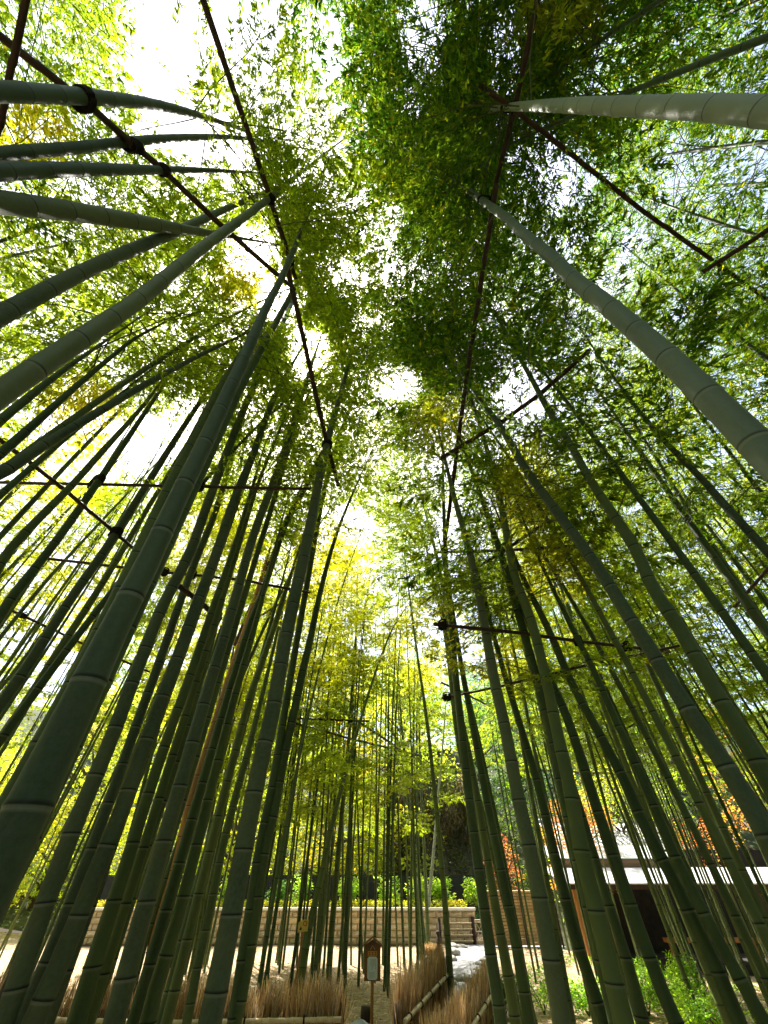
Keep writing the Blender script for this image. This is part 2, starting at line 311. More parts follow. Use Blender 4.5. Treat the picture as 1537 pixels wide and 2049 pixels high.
POOL = {}
def build_foliage(root, top_pts, spec):
    """spec: list of (pos, yaw, pitch, roll, scale) plumes; one mesh of leaves, one of branches"""
    Q, COL, BR = [], [], []
    lod = spec['lod']; hue = spec['hue']; size = spec['leaf']
    for (p, yaw, pit, roll, sc) in spec['plumes']:
        T, G, axis, tw = TPL[rng.integers(len(TPL))]
        R = rot_to(yaw, pit, roll) * sc
        c = T.mean(1, keepdims=True); W = (T - c) * size + c if size != 1 else T
        W = W @ R.T + p
        tc = np.array([W[G == g].mean((0, 1)) for g in range(G.max() + 1)])
        pr = proj(tc); g = ell(pr, GAPS); g[pr[:, 2] < 0] = 0
        if spec.get('shared'): g = g * 0
        for (xa, ya, xb, yb, zp, hw) in LINES:
            t_ = np.clip(((pr[:, 0] - xa) * (xb - xa) + (pr[:, 1] - ya) * (yb - ya)) / ((xb - xa) ** 2 + (yb - ya) ** 2), 0, 1)
            dl = np.hypot(pr[:, 0] - xa - t_ * (xb - xa), pr[:, 1] - ya - t_ * (yb - ya))
            g = np.where((dl < hw) & (tc[:, 2] < zp), np.maximum(g, .85), g)
        keep = rng.random(len(tc)) > np.minimum(g, .95)
        off = (pr[:, 2] < .05) | (pr[:, 0] < -330) | (pr[:, 0] > 1870) | (pr[:, 1] < -330) | (pr[:, 1] > 2300)
        keep &= rng.random(len(tc)) < np.where(off & (not spec.get('shared')), .45, spec['keep'])
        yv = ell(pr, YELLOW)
        mk = keep[G]
        if mk.any():
            W = W[mk]; Gk = G[mk]
            tcol = np.clip(hue + rng.normal(0, .12) + rng.normal(0, .16, len(W)), 0, 1)[:, None]
            base = GREEN_LO * (1 - tcol) + GREEN_HI * tcol
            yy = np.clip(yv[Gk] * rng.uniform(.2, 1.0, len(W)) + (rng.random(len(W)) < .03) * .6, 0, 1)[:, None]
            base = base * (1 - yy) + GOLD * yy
            base = base * rng.uniform(.75, 1.25, (len(W), 1))
            Q.append(W); COL.append(base)
        if keep.mean() > .45 or not spec['prune']:
            A = axis @ R.T + p; n_ = 5 if keep.mean() > .5 else 3
            BR.append((A[:n_], np.linspace(.006, .0018, 5)[:n_] * (1.3 if lod else 1)))
            if not lod:
                for k in np.flatnonzero(keep):
                    e = np.array(tw[k]) @ R.T + p; BR.append((np.array([e[0], (e[0] + e[1]) / 2, e[1]]), np.array([.0022, .0018, .001])))
    o0 = np.array(root.location)
    if spec.get('shared'):
        pool = POOL.setdefault(spec['hc'], [])
        if len(pool) >= spec['shared']:
            k_ = rng.integers(len(pool)); tag(link_mesh('foliage', pool[k_][0], root), kind='stuff').rotation_euler = (0, 0, 0)
            tag(link_mesh('branches', pool[k_][1], root), kind='stuff'); return 0
    if Q:
        Q = np.concatenate(Q); COL = np.concatenate(COL); n = len(Q)
        if lod:
            ctr = (Q[:, 1] + Q[:, 3]) / 2; hw = (Q[:, 3] - Q[:, 1]) / 2; b0 = Q[:, 0] * .6 + ctr * .4
            V = np.stack([b0 + hw, b0 - hw, Q[:, 2]], 1)
            Fc = np.arange(3 * n).reshape(-1, 3)
        else:
            V = Q; Fc = np.arange(4 * n).reshape(-1, 4)
        col4 = np.concatenate([COL, np.ones((n, 1))], 1)
        me = np_mesh('foliage', V.reshape(-1, 3) - o0, Fc, M_LEAF, False, {'col': ('FACE', 'FLOAT_COLOR', col4)})
        tag(link_mesh('foliage', me, root), kind='stuff'); pm = me
    if BR:
        Vs, Fs, k0 = [], [], 0
        for P, R_ in BR:
            v, f, _ = tube_np(P, R_, 3); Vs.append(v); Fs.append(f + k0); k0 += len(v)
        bm_ = np_mesh('branches', np.concatenate(Vs) - o0, np.concatenate(Fs), M_TWIG)
        tag(link_mesh('branches', bm_, root), kind='stuff')
        if spec.get('shared') and len(Q): pool.append((pm, bm_))
    return len(Q) if len(Q) else 0

# ------------------------------------------------------------ culms
def resample(P, R, S_):
    d = np.r_[0, np.cumsum(np.linalg.norm(np.diff(P, axis=0), axis=1))]
    return np.stack([np.interp(S_, d, P[:, i]) for i in range(3)], 1), np.interp(S_, d, R)
def chaikin(P, n=2):
    for _ in range(n):
        Q = [P[0]]
        for a, b in zip(P[:-1], P[1:]): Q += [a * .75 + b * .25, a * .25 + b * .75]
        P = np.array(Q + [P[-1]])
    return P
def culm_mesh(P, R, k, inter, lod, m):
    X = chaikin(np.c_[P, R]); P, R = X[:, :3], X[:, 3]
    tot = np.linalg.norm(np.diff(P, axis=0), axis=1).sum()
    s, nodes = .08 + rng.random() * .1, []
    step = inter * .5
    while s < tot - .05: nodes.append(s); step = min(inter * rng.uniform(.94, 1.06), step * 1.15); s += step
    if lod: prof = [(-.009, 0, 1.0), (0, -.85, 1.05), (.009, 0, 1.0)]
    else: prof = [(-.016, 0, .995), (-.009, 1, 1.0), (-.0025, .7, 1.035), (.0005, -1, 1.05), (.0035, -.9, 1.035), (.011, 0, 1.005)]
    Ss, Nd, Mu = [0.0], [0.0], [1.0]
    for q in nodes:
        for ds, nd, mu in prof:
            x = q + ds
            if x > Ss[-1] + 1e-4 and x < tot: Ss.append(x); Nd.append(nd); Mu.append(mu)
        if not lod: Ss.append(min(q + inter * .5, tot)); Nd.append(0); Mu.append(.985)
    if tot > Ss[-1] + .01: Ss.append(tot); Nd.append(0); Mu.append(1)
    o = np.argsort(Ss, kind='stable'); Ss = np.array(Ss)[o]; Nd = np.array(Nd)[o]; Mu = np.array(Mu)[o]
    kp = np.r_[True, np.diff(Ss) > 1e-4]; Ss, Nd, Mu = Ss[kp], Nd[kp], Mu[kp]
    PP, RR = resample(P, R, Ss)
    V, Fq, n = tube_np(PP, RR * Mu, k)
    Nd = np.where(Nd > 0, Nd * (.08 + .5 * (1 - sstep(1.8, 4.2, PP[:, 2]))), Nd)
    return V, Fq, np.repeat(Nd, k), PP, RR
CULMS = {}
ALLC = []
def make_bamboo(P, R, label, group, near, m=M_CULM, fol=None, name=None, inter=None):
    dist = math.hypot(P[0][0], P[0][1])
    root = empty('bamboo', P[0])
    tag(root, label, 'bamboo', group)
    k = 20 if dist < 2.2 else 11 if dist < 5 else 7 if dist < 9 else 5
    V, Fq, nd, PP, RR = culm_mesh(P, R, k, inter or (.27 if near else .30), dist > 7, m)
    me = np_mesh('culm', V - np.array(P[0]), Fq, m, True, {'node': ('POINT', 'FLOAT', nd)})
    link_mesh('culm', me, root)
    f = dict(hc=5.2, n=18, hue=.45, keep=1.0, scale=1.0, leaf=1.0, prune=True); f.update(fol or {})
    zs = PP[:, 2]; top = zs.max(); plumes = []
    hc = min(f['hc'], top - 1.5); n = f['n']
    for i in range(n):
        z = hc + (top - hc) * ((i + rng.random()) / n)
        j = int(np.argmin(np.abs(zs - z))); u = (z - hc) / max(top - hc, .1)
        yaw = rng.uniform(0, 2 * math.pi); sc = f['scale'] * rng.uniform(.75, 1.2) * (1.0 - .35 * u) * (.75 + .25 * min(u * 4, 1))
        plumes.append((PP[j], yaw, rng.uniform(-.05, .55), rng.normal(0, .25), sc))
    f.update(plumes=plumes, lod=not f.get('fine'), leaf=f['leaf'] * (1.0 if dist < 6 else (1.15 if dist < 10 else 1.35)))
    nl = build_foliage(root, PP, f)
    if name: CULMS[name] = (PP, RR)
    ALLC.append((root, PP, RR, label))
    return nl

def from_view(pts, D, lean_top=True, grounded=False, hmax=13.5, extra=1.3):
    """pts [(x,y,w)] -> world path and radii: distance of the first from its width, then near-vertical"""
    x, y, w = pts[0]
    if grounded:
        p = at_z(x, y, 0.0); p[2] = float(ground_z(p[0], p[1]))
    else: p = at_depth(x, y, F * D / w)
    P = [p]; ts = [ (p[2] - H) / ray(x, y)[2] if abs(ray(x, y)[2]) > 1e-6 else 1]
    zc = lambda q: (q - np.array([0, 0, H])) @ np.array([0, cp, sp])
    R = [w * zc(p) / F / 2]
    for (x, y, w) in pts[1:]:
        r = ray(x, y); b = P[-1][:2]; h = r[:2]
        t = (h @ b) / (h @ h); z = H + t * r[2]
        z = min(max(z, P[-1][2] + .12), min(hmax, P[-1][2] + 4.5)); t = (z - H) / r[2]
        if r[2] < .02: t = (h @ b) / (h @ h)
        q = np.array([0, 0, H]) + r * t
        P.append(q); R.append((w * zc(q) / F / 2) if w else None)
    # radii measured across the culm as it is seen
    for i, (x, y, w) in enumerate(pts):
        if R[i] is None: continue
        a = P[min(i + 1, len(P) - 1)] - P[max(i - 1, 0)]; v = P[i] - np.array([0, 0, H]); n_ = np.cross(a, v); n_ /= np.linalg.norm(n_)
        e = proj(np.array([P[i] + n_ * R[i], P[i] - n_ * R[i]])); d2 = np.array(pts[min(i + 1, len(pts) - 1)][:2]) - np.array(pts[max(i - 1, 0)][:2]); d2 = d2 / np.linalg.norm(d2)
        ev = e[0, :2] - e[1, :2]; wp = abs(ev[0] * d2[1] - ev[1] * d2[0]); wt = w * max(abs(d2[0]), abs(d2[1]))
        R[i] *= wt / wp
    # fill radii
    idx = [i for i, v in enumerate(R) if v is not None]; zz = [P[i][2] for i in idx]; rv = [R[i] for i in idx]
    rv = list(np.minimum.accumulate(rv)); R = list(np.interp([q[2] for q in P], zz, rv))
    # foot
    if not grounded:
        d = P[0] - P[1]; d = d / np.linalg.norm(d); d = d * .55 + np.array([0, 0, -1]) * .45
        g = float(ground_z(P[0][0], P[0][1])) - .05
        if d[2] < -.05:
            t = (g - P[0][2]) / d[2]
            for u in (.5, 1.0): P.insert(0, P[2 * 0 if u == .5 else 1] * 0 + (P[-1] * 0) + (np.array(p) + d * t * u)); R.insert(0, R[0] * 1.04)
    # tip
    if extra:
        d = P[-1] - P[-2]; d /= np.linalg.norm(d); P.append(P[-1] + d * extra * .5); R.append(R[-1] * .6)
        P.append(P[-1] + d * extra * .5 + np.array([0, 0, -.03])); R.append(.003)
    return np.array(P), np.array(R)
GL, GR, GC = 'bamboos of the grove left of the path', 'bamboos of the grove right of the path', 'bamboos standing before the stone wall'
# name, base diameter, [(x,y,w)...], label, group, options
V_ = [
 ('L1', .12, [(-60,180,56),(0,183,49),(169,192,38),(338,211,22),(473,256,10)], 'topmost of the culms entering at the left edge, bright rimmed and bending right', GL, dict(hmax=9)),
 ('L2', .085, [(-60,318,40),(0,307,36),(135,298,34),(236,286,30),(338,276,20),(473,273,10),(580,292,4)], 'gently arched culm just under the topmost left one, tied to the slanting brown pole', GL, dict(hmax=9)),
 ('L3', .10, [(-60,346,50),(0,343,43),(101,340,35),(203,339,28),(304,340,20),(405,340,12),(500,345,5)], 'straight level-looking culm under the arched one, tied by black rope near its thin end', GL, dict(hmax=9)),
 ('L4', .12, [(-60,395,60),(0,405,52),(135,421,43),(270,443,34),(372,460,22),(439,470,12),(500,480,6)], 'pale grey green culm slanting down to the right beneath the level-looking one', GL, dict(hmax=9)),
 ('L5', .12, [(-40,655,60),(0,631,53),(169,541,45),(287,490,35),(372,456,26),(473,409,16),(550,378,9)], 'thick dark culm crossing under the pale one at the upper left', GL, dict(hmax=9.5)),
 ('L6', .12, [(-60,832,80),(0,787,72),(152,685,62),(288,594,52),(389,507,38),(534,402,20),(635,318,11),(736,243,5)], 'very thick black green culm running up to the rope tie of the long brown pole', GL, dict(hmax=10.5)),
 ('L7', .125, [(-60,1850,128),(45,1640,105),(155,1412,83),(235,1245,64),(302,1116,53),(345,1020,46),(416,875,38),(464,770,31),(501,689,26),(534,611,20),(568,550,15),(611,440,8)], 'thickest of all culms, rising from the lower left corner past the sun', GL, dict(hmax=10.5)),
 ('L7b', .10, [(20,1600,48),(205,1259,36),(318,1015,27),(425,800,19),(474,720,14)], 'culm half hidden along the left side of the thickest one', GL, {}),
 ('L8', .10, [(455,830,30),(474,787,27),(500,738,22),(583,590,13),(615,520,6)], 'culm tucked against the upper right side of the thickest one', GL, dict(pre=[(150,1480,48)])),
 ('M1', .115, [(16,2026,50),(58,1898,47),(101,1777,43),(153,1640,38),(221,1484,34),(276,1334,29),(325,1210,28),(381,1107,27),(409,1024,25),(464,878,22),(501,787,18),(585,607,11),(600,560,6)], 'thick culm immediately right of the thickest, from the bottom left', GL, {}),
 ('L10', .10, [(-60,970,38),(0,949,33),(85,892,27),(169,841,22),(271,780,18),(338,743,14),(423,699,9),(491,668,5)], 'arching culm lit blue-grey near its tip left of the bright sky gap', GL, dict(hmax=10)),
 ('L11', .10, [(-40,940,32),(0,909,30),(74,844,25),(152,773,18),(237,702,12),(271,675,9),(340,640,4)], 'culm vanishing into yellow leaves above the arching blue-grey one', GL, {}),
 ('L12', .10, [(-40,880,34),(0,841,30),(51,800,25),(120,745,16),(200,690,8)], 'short visible culm under the very thick one at the left edge', GL, {}),
 ('L13', .09, [(-40,1030,26),(0,990,22),(129,878,15),(277,760,7)], 'thin dark culm crossing behind the arching one into golden leaves', GL, {}),
 ('L14', .095, [(-20,1170,29),(10,1108,26),(81,1034,25),(146,970,21),(203,905,19),(271,831,14),(315,777,8),(350,720,4)], 'culm with a dark node band just right of the long level pole start', GL, {}),
 ('L15', .095, [(0,1235,27),(20,1198,26),(98,1104,24),(186,980,20),(237,905,17),(298,814,12),(335,760,8),(399,645,3)], 'culm tied with rope to the level brown pole at the left', GL, {}),
 ('L16', .10, [(0,1410,30),(62,1324,28),(120,1230,27),(176,1149,26),(208,1105,25),(277,997,20),(338,899,17),(389,821,13),(453,726,7)], 'culm tied with dark rope to the slanting pole left of the thickest culm', GL, {}),
 ('L17', .085, [(0,1480,23),(55,1402,22),(111,1311,21),(163,1233,19),(221,1142,16),(291,1024,13),(325,970,11),(372,888,8),(450,780,4)], 'narrower culm running alongside the rope-tied one left of the thickest', GL, {}),
 ('L19', .07, [(0,1275,12),(85,1171,11),(130,1120,10),(300,940,5)], 'wiry dark culm behind the pair at the left edge', GL, {}),
 ('L18', .05, [(0,1438,9),(50,1364,8),(107,1279,8),(143,1223,6),(260,1040,3)], 'thin brownish stem leaning through golden foliage at the left', GL, {}),
 ('M2', .095, [(78,1955,31),(107,1893,30),(153,1776,28),(202,1649,26),(244,1533,24),(283,1422,22),(317,1331,20),(358,1210,19),(394,1113,17),(436,1017,14),(491,820,7)], 'second culm right of the thickest, rope-tied at mid height', GL, {}),
 ('M3', .115, [(65,2049,50),(107,1956,46),(155,1842,42),(197,1733,38),(237,1637,35),(268,1547,33),(299,1466,31),(353,1323,27),(395,1204,25),(433,1110,23),(467,1000,19),(508,909,16),(544,800,12),(598,706,6)], 'thick near-black culm standing third right of the thickest', GL, {}),
 ('M4', .115, [(153,2049,44),(192,1912,37),(215,1842,33),(260,1706,28),(299,1580,25),(338,1468,22),(374,1370,20),(403,1285,17),(429,1207,15),(465,1107,12),(500,990,7)], 'broad olive green culm at the bottom left with pale foot', GL, {}),
 ('M5', .10, [(182,2023,34),(241,1862,29),(277,1735,25),(320,1613,22),(345,1555,20),(374,1451,18),(403,1357,15),(437,1232,12),(455,1165,9),(490,1040,4)], 'mid green culm with a rope knot under the leaves', GL, {}),
 ('M6', .12, [(228,2049,48),(247,1974,44),(283,1839,40),(320,1711,35),(351,1604,32),(379,1508,29),(426,1347,25),(447,1282,23),(480,1165,21),(507,1068,20),(547,966,16),(581,865,13),(612,767,9),(640,680,4)], 'thick dark culm with a scarred, peeling band at mid height', GL, {}),
 ('M7', .10, [(276,2049,24),(312,1860,23),(329,1808,22),(361,1691,21),(385,1588,20),(415,1498,18),(460,1349,14),(500,1230,10),(540,1100,5)], 'dead culm turning orange brown towards its foot', GL, dict(mat='dead')),
 ('M8', .11, [(296,2049,36),(312,1974,32),(342,1883,28),(368,1792,25),(408,1631,21),(444,1492,19),(475,1373,16),(491,1321,15),(530,1180,9),(560,1060,4)], 'dark culm standing just right of the orange brown one', GL, {}),
 ('M9', .10, [(320,2060,26),(338,1994,24),(368,1877,21),(400,1755,19),(433,1640,18),(465,1529,16),(494,1432,14),(520,1330,11),(560,1180,5)], 'slender olive culm with white rings left of the brushwood fence', GL, {}),
 ('M10', .10, [(374,2049,20),(395,1935,19),(420,1821,18),(442,1707,17),(460,1633,16),(500,1490,13),(540,1330,8),(570,1200,4)], 'slender culm passing in front of the left brushwood fence', GL, {}),
 ('M11', .12, [(420,2049,50),(442,1941,46),(465,1824,43),(485,1714,42),(522,1519,36),(545,1434,33),(568,1293,29),(594,1176,26),(617,1075,22),(639,956,18),(662,855,14),(690,760,10),(710,675,6)], 'tall thick culm left of centre, tied to the end of the long brown poles', GL, {}),
 ('M12', .10, [(468,2049,28),(490,1890,24),(505,1800,22),(520,1690,20),(545,1580,18),(575,1390,15),(601,1244,14),(630,1081,13),(649,973,12),(679,871,9),(700,817,7),(730,750,4)], 'culm closely following the right side of the tall thick one', GL, {}),
 ('M13', .10, [(470,2049,28),(500,1908,25),(515,1790,24),(529,1700,22),(550,1620,20),(567,1522,19),(588,1428,18),(604,1350,17),(617,1299,15),(646,1159,10),(679,1049,7),(723,949,3)], 'plain mid green culm with no pole, nearest left of the leaning pair', GL, {}),
 ('M14', .12, [(656,1976,13.5),(663,1862,13),(669,1797,12),(676,1716,11),(684,1626,9),(695,1512,8),(702,1428,7),(705,1367,6),(713,1276,5),(715,1163,3)], 'upright culm carrying the crossed poles above the centre', GC, dict(g=1)),
 ('M15', .12, [(590,2030,20),(607,1921,18),(620,1846,15),(637,1781,13),(663,1652,11),(695,1532,8),(721,1441,7),(749,1350,5.5),(783,1260,4),(802,1231,2.5)], 'culm leaning right across the upright one beneath the crossed poles', GC, dict(g=1)),
 ('M16', .12, [(843,1921,10),(832,1781,9),(820,1626,7),(807,1496,5.5),(796,1350,4),(790,1300,2)], 'thin culm reaching the knot where two slanting poles meet', GC, dict(g=1)),
 ('M17', .10, [(853,1905,9),(838,1799,8),(833,1512,5),(835,1382,3.5)], 'thin straight culm left of the grey green pale one', GC, dict(g=1)),
 ('M17b', .10, [(858,1912,9),(853,1799,7.5),(848,1675,6),(840,1532,5),(838,1400,3)], 'thin culm touching the far end of the brown slanting pole', GC, dict(g=1)),
 ('M17d', .10, [(852,1890,8.5),(858,1799,8),(866,1724,6.5),(874,1626,5),(884,1512,4),(890,1440,2.5)], 'pale whitish culm leaning right before the dark rock bank', GC, dict(g=1, mat='pale')),
 ('M18', .12, [(907,2049,16),(903,1993,15),(898,1911,13.5),(892,1830,12.5),(884,1732,11),(869,1577,9),(853,1428,7),(832,1293,5),(809,1110,3)], 'lone culm crossing the grey path between the two brushwood fences', GC, {}),
 ('R9', .11, [(1003,2049,28),(994,1986,26),(972,1843,23),(955,1716,20.5),(938,1594,19),(926,1480,16.5),(913,1366,14),(907,1293,12),(892,1130,9),(887,1000,7),(886,885,4)], 'culm at the right of the path, tied where two poles meet above it', GR, {}),
 ('R11', .11, [(1032,2047,24),(1015,1944,21.5),(994,1829,19),(975,1715,16.5),(956,1600,14.5),(937,1500,12),(915,1400,9),(890,1245,6)], 'culm just right of the one beside the path, seen over the lattice screen', GR, {}),
 ('R10', .11, [(1060,2049,25),(1049,1986,24),(1028,1860,21),(1003,1741,18.5),(979,1627,16.5),(960,1526,15),(939,1415,12.5),(925,1345,11),(903,1200,7),(887,1120,4)], 'dark culm with white rings in front of the lattice screen', GR, {}),
 ('R8', .12, [(1125,2049,41),(1110,1959,38),(1084,1818,34),(1057,1680,30),(1038,1603,28),(1010,1449,24),(988,1358,22),(965,1221,17),(942,1114,14.5),(929,1065,13),(910,1000,11),(886,900,6)], 'stout culm hiding the left end of the pavilion', GR, {}),
 ('R12', .10, [(1210,2049,28),(1194,2001,27),(1152,1879,24),(1124,1764,21),(1097,1657,18),(1073,1554,17),(1035,1432,14),(1000,1317,11),(970,1200,7)], 'culm running down past the left gable of the pavilion', GR, {}),
 ('R7a', .10, [(1165,1760,26),(1122,1565,23),(1105,1467,21),(1075,1362,19),(1056,1292,18),(1031,1205,17),(1000,1100,15),(960,985,10),(925,890,5)], 'culm tied by black rope to the level brown pole at the right', GR, {}),
 ('R7', .115, [(1248,2049,43),(1233,1982,41),(1210,1890,38),(1187,1799,35),(1164,1707,33),(1149,1623,31),(1136,1554,28),(1115,1467,25),(1098,1380,22),(1066,1247,20),(1045,1194,18.5),(1024,1135,18),(1007,1024,15),(974,895,10),(957,841,7),(935,770,4)], 'bright green edged culm crossing the rope-tied one at the right', GR, {}),
 ('R16', .10, [(1286,2049,30),(1267,1967,27),(1240,1875,23),(1210,1783,19),(1179,1676,16),(1150,1580,13),(1100,1420,8)], 'dull green culm behind the bright edged one, before the pavilion', GR, {}),
 ('R13', .10, [(1355,2049,32),(1324,1982,30),(1282,1867,27),(1240,1745,24),(1198,1627,22),(1164,1519,21),(1140,1449,20),(1119,1397,18),(1094,1345,15),(1040,1200,8)], 'culm with strong white rings crossing the white metal roof', GR, {}),
 ('R14', .10, [(1473,2032,34),(1447,1967,32),(1420,1906,31),(1385,1837,30),(1347,1757,28),(1290,1657,26),(1252,1565,23),(1199,1467,20),(1140,1362,18),(1101,1264,16),(1052,1170,12),(1020,1090,7)], 'culm crossing in front of the tiled roof from centre to lower right', GR, {}),
 ('R15', .09, [(1523,2032,32),(1485,1967,30),(1454,1913,28),(1401,1814,25),(1351,1715,22),(1311,1617,19.5),(1269,1519,17.5),(1227,1432,15.5),(1189,1341,14),(1157,1282,13),(1119,1205,10),(1094,1152,8),(1070,1100,6),(1040,1020,3)], 'culm with a black rope wrap on the long wavering level pole', GR, {}),
 ('R3s', .06, [(1110,1690,9),(1080,1554,8),(1059,1449,7),(1042,1362,6),(1021,1268,5),(1003,1170,4),(985,1080,2)], 'thin nearly black culm among the right hand group', GR, {}),
 ('S1', .09, [(950,1560,10),(923,1480,9.5),(905,1350,9),(892,1230,8.5),(887,1172,8),(874,1114,7.5),(858,1049,7),(845,1000,5),(830,940,3)], 'thin culm left of the pole junction over the path', GR, {}),
 ('S2', .09, [(970,1700,12),(944,1600,10.5),(913,1480,9),(897,1309,8.5),(887,1247,8),(877,1202,6),(864,1146,5),(845,1060,3)], 'thin culm tied near the start of the wavering level pole', GR, {}),
 ('R5', .125, [(1560,1715,60),(1510,1624,50),(1451,1530,45),(1391,1442,41),(1342,1366,38),(1300,1296,36),(1259,1236,34),(1224,1177,33),(1168,1095,30),(1133,1050,27),(1105,1011,25),(1070,966,22),(1035,913,19),(1004,855,16),(974,817,13),(937,767,9),(906,719,6),(872,675,4)], 'thick grey culm with white rings slanting to the lower right edge', GR, {}),
 ('R4', .12, [(1560,1600,52),(1514,1519,46),(1472,1449,42),(1430,1383,38),(1391,1313,36),(1356,1250,34),(1304,1177,31),(1272,1095,29),(1217,1015,25),(1175,952,21),(1140,885,18),(1091,812,15),(1073,774,13),(1035,707,10),(1000,641,7),(960,590,4)], 'dark green culm with leaves over its middle, right of the white-ringed one', GR, {}),
 ('R6', .115, [(1560,1130,30),(1489,1053,26),(1454,1015,24),(1402,955,21),(1349,903,18),(1300,850,15),(1241,774,10),(1190,700,5)], 'leaf-veiled culm below the giant pale diagonal one', GR, {}),
 ('R1', .155, [(1620,985,122),(1560,935,112),(1500,875,103),(1412,788,89),(1332,711,79),(1262,651,69),(1210,606,58),(1147,560,48),(1105,514,41),(1059,479,34),(1007,430,27),(970,406,22),(919,365,15),(886,335,8)], 'giant pale diagonal culm across the right side', GR, dict(mat='pale', hmax=10)),
 ('R2', .12, [(1600,230,82),(1507,222,71),(1412,215,61),(1279,213,48),(1178,211,39),(1108,211,30),(1038,213,21),(1007,215,16),(974,220,12),(940,233,5)], 'pale thick culm lying level-looking across the upper right corner', GR, dict(mat='pale', hmax=10)),
 ('R3', .07, [(1600,365,10),(1537,367,9),(1419,372,7),(1349,377,4)], 'thin pale culm under the level-looking thick one at the right edge', GR, dict(mat='pale')),
 ('R18', .06, [(1560,-20,12),(1400,45,9),(1310,75,8),(1203,115,7),(1062,165,4)], 'thin dark culm slanting through leaves near the top right corner', GR, {}),
 ('L20', .06, [(-40,505,13),(0,483,11),(60,460,9),(115,443,5)], 'thin leafy culm crossing under the pale slanting one at the left edge', GL, {}),
 ('C2', .07, [(420,1160,13),(500,936,9.5),(520,875,8),(547,807,7.5),(578,743,6.5),(605,695,4)], 'slim culm in the upper left group pointing at the sun', GL, {}),
 ('C3', .07, [(520,1090,12),(557,973,10),(585,875,8),(608,807,6),(628,767,4)], 'slim bright edged culm beside the scarred one high up', GL, {}),
 ('C4', .07, [(460,1150,13),(500,1017,9.5),(520,956,8),(554,875,6.5),(581,807,4)], 'slim culm running parallel between the two dark ones above the level pole', GL, {}),
 ('C6', .09, [(430,1480,19),(500,1247,16),(520,1202,15),(542,1137,14),(559,1085,12),(578,1033,9),(600,980,4)], 'culm ending at a rope knot below the long brown pole', GL, {}),
 ('C7', .09, [(440,1620,18),(500,1390,15),(516,1351,14.5),(533,1299,13.5),(555,1237,12.5),(565,1202,11),(578,1163,9),(598,1104,6),(615,1040,3)], 'culm wearing a dark rope knot left of the tall thick one', GL, {}),
]
FOL = dict(near=dict(n=20, hc=6.0))
nleaf = 0
MATS = dict(pale=M_PALE, dead=M_DEAD, grey=M_GREY)
GREYS = ('L1', 'L2', 'L3', 'L4', 'L5', 'L6', 'L7', 'L10', 'L16', 'M1', 'M3', 'M6', 'M11', 'R5', 'R8', 'R6', 'C2', 'M2')
for nm, D, pts, lab, grp, opt in V_:
    pts = [tuple(p) for p in opt.get('pre', [])] + pts
    P, R = from_view(pts, D, grounded=bool(opt.get('g')), hmax=opt.get('hmax', 12.5))
    d = math.hypot(P[0][0], P[0][1])
    f = dict(n=16, hc=max(6.6, P[-1][2] - 3.5), hue=.6)
    if grp == GR: f.update(n=26 if P[0][1] < 3 else 14, hue=.2 if P[0][1] < 3 else .5, hc=max(5.2, P[-1][2] - 5.0))
    if nm in ('R5', 'R4', 'R6', 'R15', 'R14'): f.update(hc=3.6, n=30, fine=True)
    if nm == 'M7': f.update(n=0)
    if nm in ('M16', 'M17', 'M17b', 'M14', 'M15', 'M18'): f.update(hc=6.5, n=12, hue=.6)
    if nm in ('L18',): f.update(n=6)
    nleaf += make_bamboo(P, R, lab, grp, True, MATS.get(opt.get('mat') or ('grey' if nm in GREYS else None), M_CULM), f, nm, inter=.27)
print('explicit leaves', nleaf, [(k, np.round(v[0][0], 1).tolist(), round(float(v[0][-1][2]), 1)) for k, v in CULMS.items()])

# ------------------------------------------------------------ the rest of the grove, tree by tree
def grove(n, region, dmin, hr, dr, fol, seed, avoid):
    r = np.random.default_rng(seed); got = []; tries = 0
    base = [np.array(c[1][0][:2]) for c in ALLC]
    while len(got) < n and tries < 6000:
        tries += 1
        x, y = r.uniform(region[0], region[1]), r.uniform(region[2], region[3])
        if avoid(x, y): continue
        if any((x - b[0]) ** 2 + (y - b[1]) ** 2 < dmin ** 2 for b in base): continue
        base.append(np.array([x, y])); got.append((x, y))
    res = []
    for x, y in got:
        h = r.uniform(*hr); d = r.uniform(*dr); g = float(ground_z(x, y)) - .03
        lx, ly = r.normal(0, .035) , r.normal(0, .035); ar = r.uniform(0, .9); az = r.uniform(0, 6.28)
        z = np.linspace(0, 1, 9)
        P = np.stack([x + lx * z * h + ar * z ** 3 * math.cos(az), y + ly * z * h + ar * z ** 3 * math.sin(az), g + z * h], 1)
        R = d / 2 * np.clip(1.02 - z, .02, 1) ** .75
        res.append((P, R))
    return res
ORD = ['first', 'second', 'third', 'fourth', 'fifth', 'sixth', 'seventh', 'eighth', 'ninth', 'tenth', 'eleventh', 'twelfth', 'thirteenth', 'fourteenth',
       'fifteenth', 'sixteenth', 'seventeenth', 'eighteenth', 'nineteenth', 'twentieth', 'twenty-first', 'twenty-second', 'twenty-third', 'twenty-fourth', 'twenty-fifth', 'twenty-sixth']
def corridor(x, y): return -2.2 < x < 2.2 and y < 9.2
def no_path(x, y):
    return corridor(x, y) or (1.2 < x < 3.2 and y > 7.5) or (-0.6 < x < 1.5 and y < 10.8) or (y > 16.5 and x > -6)
